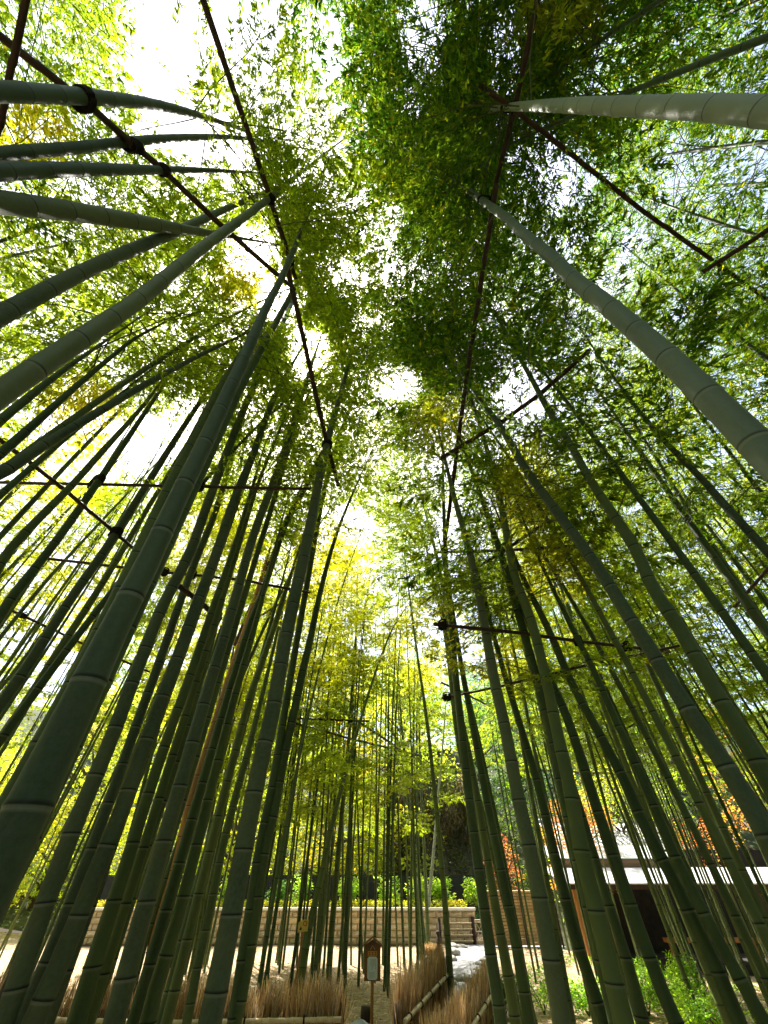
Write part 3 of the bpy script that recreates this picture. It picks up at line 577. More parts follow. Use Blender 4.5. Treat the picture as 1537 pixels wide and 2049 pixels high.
zones = [
 # n, region, spacing, heights, diameters, foliage, seed, avoid, phrase, group
 (13, (-7.0, -3.0, 0.8, 9.0), 1.0, (10.5, 13), (.07, .09), dict(n=34, hc=5.4, hue=.8), 1, corridor, 'slim culm close behind the thick ones in the left grove', GL),
 (26, (-14.0, -6.5, 1.5, 13.0), .9, (10, 13), (.06, .09), dict(n=30, hc=3.4, hue=.95), 2, corridor, 'distant culm deep in the left grove', GL),
 (10, (-6.5, -2.8, -4.0, 0.5), .8, (9.5, 12.5), (.08, .10), dict(n=52, hc=5.0, hue=.45), 3, corridor, 'high crowned culm over the upper left corner', GL),
 (20, (-8.0, -3.2, 9.0, 15.5), .75, (9.5, 12), (.07, .10), dict(n=26, hc=3.6, hue=.95), 4, no_path, 'culm rising behind the left brushwood fence', GC),
 (38, (-3.8, 1.0, 9.0, 15.8), .5, (9, 14), (.055, .085), dict(n=16, hc=2.6, hue=.8, scale=1.2), 5, no_path, 'thin culm standing behind the roofed signboard', GC),
 (22, (2.6, 7.0, 1.2, 9.0), .75, (10.5, 13), (.075, .10), dict(n=30, hc=4.6, hue=.4), 6, corridor, 'slim culm close behind the thick ones in the right grove', GR),
 (46, (6.5, 15.0, 1.5, 15.0), .8, (9, 12.5), (.055, .085), dict(shared=7, n=26, hc=3.2, hue=.6), 7, corridor, 'distant culm deep in the right grove', GR),
 (16, (2.5, 8.0, -4.5, 1.0), .85, (9.5, 12.5), (.08, .10), dict(n=50, hc=4.8, hue=.15), 8, corridor, 'high crowned culm over the upper right corner', GR),
 (32, (3.0, 8.5, 6.5, 14.5), .55, (9, 12), (.05, .08), dict(shared=7, n=20, hc=3.8, hue=.7), 9, no_path, 'culm standing in front of the pavilion and maples', GR),
]
nl2 = 0
for (n, reg, dm, hr, dr, fol, seed, av, phrase, grp) in zones:
    res = grove(n, reg, dm, hr, dr, fol, seed, av)
    res.sort(key=lambda q: math.atan2(q[0][0][0], max(q[0][0][1], .1) if reg[3] > 1 else q[0][0][1] + 6))
    for i, (P, R) in enumerate(res):
        nl2 += make_bamboo(P, R, f'{phrase}, {ORD[i] if i < len(ORD) else ORD[len(res)-1-i] + " last"} from the left', grp, False, M_CULM, dict(fol), None, inter=.30)
print('grove leaves', nl2, 'bamboos', len(ALLC))
# far thin stems beyond the three hundred nearest, read as one screen
q = np.random.default_rng(404); Vs, Fs, Nn_, k0 = [], [], [], 0
base = [np.array(c[1][0][:2]) for c in ALLC]
for k in range(240):
    for _ in range(40):
        if k % 19 < 10: x, y = q.uniform(4.5, 16.5), q.uniform(4.0, 17.2)
        elif k % 19 < 17: x, y = q.uniform(-14, -3.6), q.uniform(4.5, 16)
        else: x, y = q.uniform(-5, 1), q.uniform(11, 16.2)
        if min((x - b[0]) ** 2 + (y - b[1]) ** 2 for b in base) > .12: break
    base.append(np.array([x, y])); g = float(ground_z(x, y)) - .03; h = q.uniform(8.5, 12.5); az = q.uniform(0, 6.28)
    Z = np.arange(0, 1, .34 / h); Z = np.sort(np.r_[Z, Z + .010 / h, Z + .020 / h]); lx, ly = q.normal(0, .035, 2)
    P = np.stack([x + lx * Z * h + .5 * Z ** 3 * math.cos(az), y + ly * Z * h + .5 * Z ** 3 * math.sin(az), g + Z * h], 1)
    m_ = np.zeros(len(Z)); m_[1::3] = 1
    v, f, _ = tube_np(P, q.uniform(.024, .037) * np.clip(1.02 - Z, .02, 1) ** .75 * (1 + .07 * m_), 4)
    Vs.append(v); Fs.append(f + k0); Nn_.append(np.repeat(-.9 * m_, 4)); k0 += len(v)
o = link_mesh('bamboo_thicket', np_mesh('bamboo_thicket', np.concatenate(Vs), np.concatenate(Fs), M_CULM, True, {'node': ('POINT', 'FLOAT', np.concatenate(Nn_))}))
tag(o, 'dense screen of thin far stems behind the nearer culms on both sides', 'bamboo', None, 'stuff')
# leafy crowns that lean over the path from beside and behind the viewer
LEAN = [(2.7, -.7, -1.95, 1.5, .15, 90, 'culm bowing in from the upper right over the middle of the canopy'),
        (2.0, -1.5, -1.3, 1.1, .0, 140, 'culm whose very dark crown hangs over the path at top right'),
        (2.9, -1.3, -1.6, 1.6, .0, 120, 'culm with the dense crown above the level-looking pale culm'),
        (-2.6, 1.5, 1.2, .7, .40, 60, 'culm with a crown drooping beside the sun gap'),
        (2.3, 3.4, -1.4, .2, .15, 90, 'culm whose crown closes the canopy over the middle right'),
        (-.6, -2.9, .2, 1.0, .15, 110, 'culm whose crown covers the very top of the view'),
        (2.3, 2.3, -.6, 0, .1, 80, 'culm with a crown just left of the giant diagonal one'),
        (-2.7, 2.9, 2.3, .6, .35, 90, 'culm bowing in from the left whose crown hides the sky right of the sun'),
        (2.7, 4.2, -2.1, .5, .25, 90, 'culm bowing in from the right over the middle of the path'),
        (-2.2, 5.2, 1.9, 1.2, .55, 60, 'culm bowing in from the left above the tall thick one'),
        (-1.7, 8.2, 1.3, .6, .85, 40, 'culm bowing in over the far half of the path from the left'),
        (1.9, 8.0, -1.2, .6, .8, 24, 'culm bowing in over the far half of the path from the right')]
for i, (x, y, lx, ly, hue, n, lab) in enumerate(LEAN):
    z = np.linspace(0, 1, 10); h = 11 + .4 * (i % 3)
    P = np.stack([x + lx * 1.25 * z ** 2, y + ly * 1.25 * z ** 2, z * h], 1); R = .034 * np.clip(1.02 - z, .02, 1) ** .75
    nl2 += make_bamboo(P, R, lab, 'bamboos leaning over the path', False, M_CULM, dict(n=n, hc=7.3, hue=hue, scale=1.2), None)

# ------------------------------------------------------------ lashed poles
def h_on(x, y):
    """height at which the nearest named culm passes through this view direction"""
    best = None
    for k, (PP, RR) in CULMS.items():
        pr = proj(PP); d = np.hypot(pr[:, 0] - x, pr[:, 1] - y); j = int(np.argmin(np.where(pr[:, 2] > 0, d, 1e9)))
        if best is None or d[j] < best[0]: best = (d[j], k, PP[j][2], math.hypot(PP[j][0], PP[j][1]))
    return best
def axis_near(q):
    """centre and radius of the culm nearest to a point"""
    best = (9, None, 0)
    for _, PP, RR, _l in ALLC:
        d = np.linalg.norm(PP - q, axis=1); j = int(d.argmin())
        if d[j] < best[0]: best = (d[j], PP[j], RR[j])
    return best
def pole(pts, z, r, label, ties=(), m=M_POLE, group='brown poles lashed across the culms'):
    z = z if isinstance(z, (list, tuple)) else [z] * len(pts)
    W = [at_z(x, y, zz) for (x, y), zz in zip(pts, z)]
    o = empty('support_pole', W[0]); tag(o, label, 'pole', group)
    mb = MB(); P = []; R = []
    for a, b in zip(W[:-1], W[1:]):
        n = max(2, int(np.linalg.norm(b - a) / .28))
        for i in range(n):
            u = i / n; P.append(a + (b - a) * u); R.append(r * (1.0 if i % 1 else 1.0)); P.append(a + (b - a) * (u + .02 / max(n, 1) * 2)); R.append(r * 1.18); P.append(a + (b - a) * (u + .12 / n)); R.append(r)
    P.append(W[-1]); R.append(r * .9)
    P = np.array(P); P[1:-1] += rng.normal(0, .002, (len(P) - 2, 3))
    mb.tube(P - W[0], R, 9); mb.build('pole', m, o, True)
    tot = np.array([at_z(x, y, zz) for (x, y), zz in zip(pts, z)])
    for (x, y, rr) in ties:
        pr = proj(tot); seg = np.clip(np.interp(0, [0, 1], [0, 1]), 0, 1)
        # nearest point on the pole
        best = None
        for a, b in zip(tot[:-1], tot[1:]):
            for u in np.linspace(0, 1, 40):
                q = a + (b - a) * u; s = proj(q)[0]; d = math.hypot(s[0] - x, s[1] - y)
                if best is None or d < best[0]: best = (d, q, (b - a) / np.linalg.norm(b - a))
        q, t = best[1], best[2]; side = np.cross(t, [0, 0, 1.0]); side /= np.linalg.norm(side)
        dd, c0, rc = axis_near(q)
        if dd > .17: c0, rc = q, rr * .6
        else: c0 = c0 + (q - c0) * np.array([0, 0, 1.0])
        cen = (c0 + q) / 2; off = (q - c0) * np.array([1, 1, 0]); lo = np.linalg.norm(off); ax1 = off / lo if lo > .01 else side; ax2 = np.cross(ax1, [0, 0, 1.0])
        ra, rb_ = lo / 2 + rc * 1.12 + .004, rc * 1.12 + .004
        mb = MB()
        for k in range(6):
            zz = (k - 2.5) * .012; tl_ = (1 if k % 2 else -1) * .015
            mb.tube([cen + ax1 * math.cos(a) * ra + ax2 * math.sin(a) * rb_ + np.array([0, 0, zz + tl_ * math.cos(a + .5)]) - W[0] for a in np.linspace(0, 2 * math.pi, 15)], [.009] * 15, 5, False)
        mb.tube([q - t * .05 - W[0], q - t * .02 - W[0], q + t * .02 - W[0], q + t * .05 - W[0]], [r * 1.1, r * 1.5, r * 1.5, r * 1.1], 9)
        mb.build('rope_tie', M_ROPE, o, True)
    return W
POLES = [
 ([(-40, 40), (165, 203), (330, 343), (430, 440), (590, 580)], [4.7, 4.85, 5.3, 5.5, 6.0], .022, 'brown pole slanting from the left edge down to the sun, tied to three culms', [(166, 200, .055), (278, 288, .05), (328, 340, .045)]),
 ([(398, -25), (540, 393), (592, 560)], 6.75, .027, 'long dark pole from the top edge down to the tied thick culm', [(538, 397, .055), (578, 525, .045)]),
 ([(575, 535), (655, 890), (677, 972)], [6.5, 5.72, 5.55], .03, 'brown pole running past the sun to the tall thick culm', [(655, 888, .06)]),
 ([(62, -40), (0, 250), (-30, 340)], 4.4, .015, 'dark pole crossing the top left corner steeply', []),
 ([(1084, -40), (1030, 215), (983, 405)], 7.1, .027, 'dark red pole from the top edge to the giant pale culm', [(1031, 214, .05), (982, 405, .05)]),
 ([(993, 370), (935, 745), (888, 1105)], [7.0, 6.2, 5.5], .03, 'long brown pole running down the right side of the canopy gap', [(893, 1103, .05)]),
 ([(958, 168), (1030, 220), (1160, 322), (1290, 425), (1600, 645)], 6.9, .022, 'brown pole slanting from above the path to the right edge', []),
 ([(1405, 545), (1480, 497), (1580, 432)], 5.5, .02, 'short dark pole rising to the right edge below the slanting one', []),
 ([(880, 918), (1003, 845), (1085, 785), (1180, 700)], 5.6, .026, 'pole slanting up right behind the white-ringed grey culm', [(1000, 850, .035)]),
 ([(-40, 965), (200, 969), (400, 974), (622, 978)], 4.3, .016, 'long level brown pole across the left half', [(190, 972, .04), (402, 976, .045)]),
 ([(-40, 850), (120, 972), (278, 1106)], 3.9, .017, 'pole crossing the level one at the far left, sloping down right', [(229, 1068, .05)]),
 ([(95, 1118), (330, 1145), (480, 1160), (620, 1186)], 4.15, .017, 'thin dark pole below the long level one in the left half', [(387, 1145, .05), (331, 1148, .04)]),
 ([(655, 888), (610, 978), (562, 1072), (470, 1290)], [5.72, 5.6, 5.5, 5.1], .035, 'brown pole falling from the tall thick culm to the lower left', [(559, 1085, .05)]),
 ([(355, 1170), (400, 1205), (437, 1236)], 3.6, .026, 'short brown pole beside the mid green culm with a knot', [(437, 1232, .05)]),
 ([(500, 1247), (523, 1231), (565, 1205), (620, 1185)], 5.3, .022, 'short pole carrying the rope knot left of the tall thick culm', [(565, 1203, .055)]),
 ([(0, 1212), (47, 1232), (170, 1290), (300, 1345)], 4.6, .02, 'thin pole sloping behind the thickest culm at the left edge', [(47, 1232, .05)]),
 ([(510, 1433), (600, 1438), (740, 1443)], 4.9, .030, 'level pole ending above the centre in a crossed joint', [(702, 1434, .07)]),
 ([(690, 1427), (808, 1503), (858, 1538)], 4.95, .034, 'orange brown pole slanting down right from the crossed joint', [(808, 1502, .05), (841, 1528, .06), (716, 1448, .06)]),
 ([(590, 1447), (700, 1478), (845, 1513)], 4.7, .03, 'dark pole sloping down under the crossed joint', []),
 ([(742, 1560), (775, 1535), (808, 1500)], 4.6, .02, 'short thin pole pointing up to the joint above the centre', []),
 ([(875, 1105), (1000, 1102), (1165, 1092)], [5.5, 4.9, 4.2], .022, 'level orange brown pole right of the centre', [(893, 1105, .05), (1003, 1100, .055)]),
 ([(838, 1212), (890, 1175), (1003, 1106), (1100, 1040)], 4.9, .024, 'pole slanting up right beneath the level orange brown one', [(886, 1173, .055)]),
 ([(868, 1249), (1000, 1262), (1157, 1283), (1340, 1304)], 3.35, .018, 'wavering level pole through the right hand culms', [(887, 1249, .05), (1157, 1280, .055), (1252, 1292, .05)]),
 ([(884, 1397), (990, 1376), (1180, 1330), (1360, 1292)], 3.3, .015, 'pole rising gently right across the right hand culms', [(896, 1407, .07)]),
 ([(884, 1366), (940, 1393), (990, 1418)], 5.0, .024, 'short pole sloping down right near the path side culms', []),
 ([(1470, 1215), (1500, 1180), (1570, 1100)], 4.6, .022, 'short dark pole near the right edge at mid height', []),
 ([(1040, 1440), (1130, 1475), (1220, 1515)], 4.9, .028, 'dark pole sloping down behind the stout right hand culms', []),
 ([(1060, 1510), (1160, 1485), (1240, 1465)], 4.9, .028, 'dark pole rising behind the stout right hand culms', [(1228, 1472, .09), (1133, 1473, .06)]),
 ([(1075, 1540), (1215, 1548), (1300, 1556)], 4.6, .026, 'low level dark pole before the blue green hill', []),
 ([(1160, 1505), (1230, 1468), (1290, 1440)], 4.7, .024, 'thin pole slanting up right through the cluster of joints', []),
]
for p in POLES: 
    pole(*p)

# ------------------------------------------------------------ generic foliage for trees and shrubs
def leaf_cloud(centers, radii, n, size, cols, flat=.6, seed=0, wfac=.55):
    r = np.random.default_rng(seed); centers = np.array(centers, float); radii = np.array(radii, float)
    pick = r.choice(len(centers), n, p=radii ** 2 / (radii ** 2).sum())
    d = r.normal(0, 1, (n, 3)); d /= np.linalg.norm(d, axis=1)[:, None]
    rad = radii[pick] * r.uniform(.45, 1.05, n) ** .5
    p = centers[pick] + d * rad[:, None] * np.array([1, 1, flat])
    dd = r.normal(0, 1, (n, 3)); dd[:, 2] *= .5; dd /= np.linalg.norm(dd, axis=1)[:, None]
    nn = r.normal(0, .6, (n, 3)) + np.array([0, 0, 1.0]); nn -= dd * (nn * dd).sum(1)[:, None]; nn /= np.linalg.norm(nn, axis=1)[:, None]
    L = size * r.uniform(.6, 1.3, n); V = leaf_verts(p, dd, nn, L, L * wfac)
    cols = np.array(cols, float); cm = r.random(len(centers))[pick]
    c = cols[np.clip((cm * len(cols) + r.normal(0, .5, n)).astype(int), 0, len(cols) - 1)] * r.uniform(.7, 1.3, (n, 1))
    return V, c
def put_leaves(name, V, c, parent, o0, m=M_TREE, kind='stuff'):
    n = len(V)
    me = np_mesh(name, V.reshape(-1, 3) - np.array(o0), np.arange(4 * n).reshape(-1, 4), m, False, {'col': ('FACE', 'FLOAT_COLOR', np.c_[c, np.ones(n)])})
    o = link_mesh(name, me, parent)
    if kind: o['kind'] = kind
    return o
def tree(x, y, h, r, cols, label, group=None, n=5000, size=.16, seed=0, name='tree', nb=16, low=.35, flat=.62):
    g = float(ground_z(x, y)); q = np.random.default_rng(seed); root = empty(name, (x, y, g - .05)); tag(root, label, 'tree', group)
    cs, rs = [], []
    mb = MB(); z = np.linspace(0, 1, 6); lean = q.normal(0, .05 * h, 2)
    TP = np.stack([lean[0] * z ** 2, lean[1] * z ** 2, z * h * .85], 1); mb.tube(TP, .055 * h ** .8 * (1.05 - z) * .35 + .01, 8)
    mb.build('trunk', M_BARK, root, True)
    lb = MB()
    for i in range(nb):
        u = low + (1 - low) * (i + q.random()) / nb; a = i * 2.4 + q.random()
        rr = r * (1 - .55 * abs(u - .55) * 1.6) * q.uniform(.45, 1.0)
        c = np.array([rr * math.cos(a), rr * math.sin(a), u * h]) ; cs.append(c + np.array([x, y, g])); rs.append(r * q.uniform(.28, .48))
        b0 = np.array([np.interp(u * .75 * h, TP[:, 2], TP[:, k]) for k in range(3)])
        lb.tube([b0, (b0 + c) / 2 + np.array([0, 0, .1]), c], [.02 * h ** .6, .013 * h ** .6, .004 * h ** .6], 5)
    lb.build('limbs', M_BARK, root, True)
    V, c = leaf_cloud(cs, rs, n, size, cols, flat, seed)
    put_leaves('crown', V, c, root, (x, y, g - .05))
GRN = [(.045, .085, .018), (.07, .12, .02), (.10, .16, .025)]
YGR = [(.12, .17, .02), (.19, .22, .02), (.25, .24, .02)]
YLW = [(.34, .30, .02), (.42, .33, .02), (.27, .29, .02)]
ORG = [(.27, .13, .03), (.30, .10, .03), (.24, .17, .03)]
RED = [(.24, .06, .03), (.30, .12, .05), (.22, .11, .04)]
BLU = [(.03, .07, .045), (.05, .10, .06), (.08, .14, .08)]
tree(8.0, 20.8, 4.6, 1.5, ORG, 'orange leaved maple behind the left end of the pavilion', n=6000, size=.10, seed=1, name='maple_tree')
tree(5.0, 21.8, 2.9, .75, RED, 'small red maple above the lattice screen', n=1500, size=.09, seed=2, name='maple_tree')
tree(13.4, 21.5, 3.9, 1.4, RED, 'red maple behind the far right of the metal roof', n=3000, size=.10, seed=3, name='maple_tree')
tree(15.5, 20.5, 8.0, 1.5, ORG, 'tall orange tree glimpsed right of the thick grey culms', n=2600, size=.13, seed=4, name='maple_tree')
tree(11.8, 24.5, 6.4, 2.6, YGR, 'bright yellow green tree behind the tiled roof', n=6000, size=.13, seed=5)
YG2 = [(.20, .26, .03), (.27, .31, .03), (.36, .34, .04)]
bgt = [(-16, 25, 9, 3.6, YG2, 'yellow green tree behind the far left end of the grove'), (-11.5, 26, 10, 3.8, YG2, 'yellow green tree left of the golden centre tree'),
       (-7, 24.5, 9.5, 3.4, YG2, 'bright leafy tree behind the left part of the stone wall'), (-3.0, 27, 11.5, 3.8, YLW, 'tall golden tree behind the middle of the black fence'),
       (0.8, 26.5, 10.5, 3.4, YG2, 'yellow green tree left of the dark rock bank'), (2.6, 33, 12, 3.8, YG2, 'pale green tree rising above the dark rock bank'),
       (-9.5, 31, 12, 4.2, YG2, 'tall light green tree uphill behind the left wall'), (-1.2, 32, 13, 4.0, GRN, 'green tree uphill behind the golden centre trees'),
       (-20, 18, 9, 3.6, YG2, 'yellow green tree beyond the left grove'), (-21, 10, 10, 4.0, GRN, 'green tree beyond the left edge of the grove'), (-20, 2, 10, 4.0, YG2, 'yellow green tree far out at the left edge'),
       (-17.5, 21, 6, 3.2, YG2, 'lower yellow green tree filling the left end of the wall'), (-23, 14, 9, 4.0, YG2, 'spreading yellow green tree beyond the left grove'), (-18.5, 6, 7, 3.4, YG2, 'lower yellow green tree beyond the left edge culms')]
for i, (x, y, h, r, c, lab) in enumerate(bgt):
    tree(x, y, h, r, c, lab, 'trees behind the stone wall and grove', n=8500, size=.20, seed=20 + i, nb=34, low=.04, flat=.42)
qq = np.random.default_rng(5); k = 0
for (x, y, h, r) in [(7, 33, 9, 3.6), (10.5, 36, 10, 3.8), (14.5, 33, 10, 3.6), (18, 28, 9, 3.5), (21, 34, 10, 4), (24, 24, 10, 4), (22, 16, 10, 4), (23, 7, 11, 4.2), (8.5, 45, 11, 4.4), (14, 47, 12, 4.6),
                     (20, 46, 12, 4.6), (27, 40, 11, 4.6), (2, 46, 12, 4.6), (-6, 44, 12, 4.8), (-14, 42, 12, 4.8), (-22, 36, 11, 4.6), (5, 60, 13, 5.5), (14, 62, 13, 5.5), (24, 58, 13, 5.5)]:
    tree(x, y, h, r, BLU if k % 3 else GRN, ['blue green', 'dark green', 'dull green'][k % 3] + ' forest tree on the hillside, ' + ORD[k] + ' counted from the nearest on the right', 'forest trees on the hillside', n=4200, size=.26, seed=60 + k, nb=22, low=.15); k += 1

for i, a in enumerate(np.linspace(-2.0, 2.0, 13)):  # unseen trees stand in for the grove here, added to block sky light
    x, y = 9.5 * math.sin(a) * (1 + .25 * (i % 2)), -4.5 - 6.5 * math.cos(a)
    tree(x, y, 12.5, 3.3, GRN, 'unseen broad tree added behind the viewer to block skylight, ' + ORD[i] + ' from the left', 'trees added behind the viewer for shade', n=3500, size=.34, seed=200 + i, nb=26, low=.08)

q = np.random.default_rng(31); cs = [(q.uniform(-20, 1.4) if k % 3 else q.uniform(4.4, 18), q.uniform(23.9, 36)) for k in range(420)]
cs = [(a, b_, float(ground_z(a, b_)) + q.uniform(.1, 1.1)) for a, b_ in cs]
V, c = leaf_cloud(cs, [.75] * len(cs), 26000, .19, [(.10, .15, .02), (.17, .22, .025), (.24, .27, .03)], .6, 12, .4)
o = put_leaves('hillside_undergrowth', V, c, None, (0, 0, 0)); o['label'] = 'green undergrowth covering the slope behind the black fence'; o['category'] = 'undergrowth'
# rock bank with hanging leaves behind the black fence
root = empty('rock_bank', (2.9, 26.2, 0)); tag(root, 'dark rocky bank with brown hanging leaves behind the black fence', 'bank')
nb_, na_ = 26, 22; V = []
q = np.random.default_rng(9)
for i in range(na_):
    for j in range(nb_):
        u, v = i / (na_ - 1), j / (nb_ - 1)
        xx = (u - .5) * 5.6; zz = v * 7.0 + .5; yy = -.9 + 2.2 * v + .45 * math.sin(u * 9 + v * 5) + .3 * math.sin(u * 23 + 3) * math.cos(v * 17) + q.normal(0, .09) + 3.2 * abs(u - .5) ** 2 * 2
        V.append((xx, yy, zz))
i_ = (np.arange(na_ - 1)[:, None] * nb_ + np.arange(nb_ - 1)[None]).ravel()
link_mesh('rock_face', np_mesh('rock_face', np.array(V), np.stack([i_, i_ + nb_, i_ + nb_ + 1, i_ + 1], 1), noisy('bank_rock', (.035, .035, .022), (.12, .115, .07), 3, .95, .9, 10, 9), False), root)
cs = [(2.9 + q.uniform(-1.8, 1.8), 25.4 + q.uniform(-.4, .3), q.uniform(3.4, 5.4)) for _ in range(26)]
Vv, c = leaf_cloud(cs, [.42] * 26, 2600, .30, [(.09, .075, .05), (.14, .115, .085), (.07, .075, .03)], 1.2, 5, .25)
Vv[:, 2, 2] -= .22; put_leaves('hanging_leaves', Vv, c, root, (2.9, 26.2, 0))
cs = [(2.9 + q.uniform(-2.4, 2.4), 25.6 + q.uniform(-.5, .3), q.uniform(1.6, 6.6)) for _ in range(40)]
Vv, c = leaf_cloud(cs, [.5] * 40, 5000, .12, [(.05, .07, .02), (.09, .12, .03), (.04, .05, .02)], .8, 6)
put_leaves('creepers', Vv, c, root, (2.9, 26.2, 0))
tree(3.35, 22.9, 1.0, .5, [(.05, .16, .05), (.08, .2, .06)], 'small bright green conifer peeking over the black fence', n=1500, size=.07, seed=90, name='small_conifer', nb=10, low=.1)

# ------------------------------------------------------------ retaining wall, fence, hedge, shrubs
WX0, WX1, WY = -10.8, 3.25, 19.8
root = empty('retaining_wall', (0, WY, 0)); tag(root, 'beige split-block retaining wall at the back of the clearing', 'wall')
mb = MB(); mb.box(((WX0 + WX1) / 2, .16, .40), (WX1 - WX0, .26, .86)); mb.build('backing', M_MORT, root)
blocks = []
for v in range(3):
    mb = MB(); r_ = np.random.default_rng(v); bw, bh = .44, .148
    nx, nz = 4, 3; pts = []
    for iz in range(nz + 1):
        for ix in range(nx + 1):
            edge = ix in (0, nx) or iz in (0, nz)
            pts.append((-bw / 2 + bw * ix / nx, (-.0 if edge else -.03 - .022 * r_.random()), -bh / 2 + bh * iz / nz))
    fs = [(iz * (nx + 1) + ix, iz * (nx + 1) + ix + 1, (iz + 1) * (nx + 1) + ix + 1, (iz + 1) * (nx + 1) + ix) for iz in range(nz) for ix in range(nx)]
    mb.add(pts, fs)
    mb.add([(-bw / 2, 0, -bh / 2), (bw / 2, 0, -bh / 2), (bw / 2, 0, bh / 2), (-bw / 2, 0, bh / 2), (-bw / 2, .05, -bh / 2), (bw / 2, .05, -bh / 2), (bw / 2, .05, bh / 2), (-bw / 2, .05, bh / 2)],
           [(0, 4, 5, 1), (1, 5, 6, 2), (2, 6, 7, 3), (3, 7, 4, 0)])
    me = bpy.data.meshes.new('block'); me.from_pydata(mb.v, [], mb.f); me.materials.append(M_BLOCK); me.update(); blocks.append(me)
cnt = 0
P_W, P_H = .465, .162; nrow = 5
ncol = int((WX1 - WX0) / P_W)
for rw in range(nrow):
    for cl in range(ncol + 1):
        x = WX1 - P_W * (cl + .5) + (P_W / 2 if rw % 2 else 0)
        if x > WX1 - .2 or x < WX0 + .2: x = np.clip(x, WX0 + .23, WX1 - .23) if abs(x - WX1) > .3 else None
        if x is None: continue
        o = link_mesh('block', blocks[(rw * 7 + cl * 3) % 3], root, (float(x), rng.normal(0, .006), .015 + P_H * (rw + .5))); cnt += 1
mb = MB(); mb.box(((WX0 + WX1) / 2, .12, .865), (WX1 - WX0 + .04, .40, .07)); mb.build('capstone', M_CAP, root, bevel=.008)
root = empty('panel_fence', (0, 21.6, .85)); tag(root, 'black panel fence with posts standing above the stone wall', 'fence')
x = WX0 - .5; i = 0
mbp = MB(); mbp.box((0, 0, .45), (1.42, .04, .88)); pan = None
mq = MB(); mq.box((0, -.02, .5), (.07, .07, 1.04))
while x < 2.9:
    if pan is None:
        po = mbp.build('panel', M_BLACK, root); qo = mq.build('post', M_BLACK, root); pan, pst = po.data, qo.data
        po.location = (x + .75, 0, 0); qo.location = (x, 0, 0)
    else:
        link_mesh('panel', pan, root, (x + .75, 0, 0)); link_mesh('post', pst, root, (x, 0, 0))
    x += 1.5; i += 1
link_mesh('post', pst, root, (x, 0, 0))
mb = MB(); mb.box(((WX0 - .5 + x) / 2, 0, .91), (x - WX0 + .5, .06, .035)); mb.build('top_rail', M_BLACK, root)
# planting bed soil behind the wall
mb = MB(); mb.box(((WX0 + WX1) / 2, 20.95, .42), (WX1 - WX0, 1.9, .84)); tag(mb.build('planting_bed', M_DIRT), kind='structure')
root = empty('clipped_hedge', (0, 20.3, .84)); tag(root, 'low clipped yellow green hedge along the top of the stone wall', 'hedge')
q = np.random.default_rng(3); cs = [(xx + q.uniform(-.1, .1), 20.35 + q.uniform(-.1, .15), .95 + q.uniform(-.02, .04)) for xx in np.arange(WX0, WX1 - .2, .16)]
V, c = leaf_cloud(cs, [.17] * len(cs), 13000, .055, [(.20, .22, .025), (.28, .28, .03), (.34, .30, .04)], .75, 4)
put_leaves('foliage', V, c, root, (0, 20.3, .84))
mb = MB(); mb.tube([(xx, .05 + .03 * math.sin(xx * 3), .05) for xx in np.arange(WX0, WX1 - .2, .4)], [.03] * len(np.arange(WX0, WX1 - .2, .4)), 5); mb.build('stems', M_BARK, root)
shr = [(885, .62, 'round pale green shrub before the black fence, left of the gate line'), (943, .66, 'round pale green shrub at the right end of the black fence'),
       (835, .55, 'shrub half hidden by thin culms, next left of the two round ones'), (775, .55, 'shrub behind the thin culms above the signboard'), (700, .5, 'shrub behind thin culms left above the signboard'),
       (603, .58, 'green shrub above the yellow tag'), (553, .6, 'darker green shrub at the left of the yellow tag'), (460, .55, 'shrub glimpsed right of the scarred culm'), (350, .55, 'shrub glimpsed left of the orange brown culm')]
for i, (px, r, lab) in enumerate(shr):
    p = at_Y(px, 1780, 20.95); root = empty('shrub', (p[0], 20.95, .84)); tag(root, lab, 'shrub', 'round shrubs before the black fence')
    q = np.random.default_rng(40 + i); cs = [(p[0] + q.uniform(-r, r) * .55, 20.95 + q.uniform(-.25, .25), 1.28 + q.uniform(-.25, .30)) for _ in range(14)]
    V, c = leaf_cloud(cs, [.22] * 14, 900, .13, [(.13, .22, .03), (.20, .30, .04), (.28, .36, .06)] if i != 6 else [(.06, .13, .03), (.08, .17, .04)], 1, 50 + i, .42)
    put_leaves('foliage', V, c, root, (p[0], 20.95, .84))
    mb = MB()
    for a in range(5): mb.tube([(0, 0, 0), (.12 * math.cos(a * 1.3), .12 * math.sin(a * 1.3), .25), (.3 * math.cos(a * 1.3), .2 * math.sin(a * 1.3), .6)], [.02, .014, .006], 5)
    mb.build('stems', M_BARK, root)

# ------------------------------------------------------------ gate and bamboo lattice
def post_thing(name, px, ytop, ybase, r, lab, z0=0.0, cat='post', tilt=0):
    b = at_z(px, ybase, z0); t = at_Y(px, ytop, b[1]); root = empty(name, b); tag(root, lab, cat)
    hgt = t[2] - b[2]
    mb = MB(); mb.tube([(0, 0, -.05), (tilt * .3, 0, hgt * .5), (tilt, 0, hgt - .06)], [r, r * .96, r * .92], 10); mb.build('post_shaft', M_DARKW, root, True)
    mb = MB(); mb.tube([(tilt, 0, hgt - .058), (tilt, 0, hgt - .02), (tilt, 0, hgt)], [r * .98, r * 1.02, r * .6], 10); mb.build('post_cap', M_INK, root, True)
    mb = MB()
    for zz in (.30, .62): mb.tube([(r * 1.05 * math.cos(a) , r * 1.05 * math.sin(a), hgt * zz) for a in np.linspace(0, 2 * math.pi, 13)], [.008] * 13, 5, False)
    mb.build('cord', M_ROPE, root)
    return b, hgt
bA, hA = post_thing('gate_post', 884, 1836, 1918, .045, 'dark round gate post at the left side of the path gate')
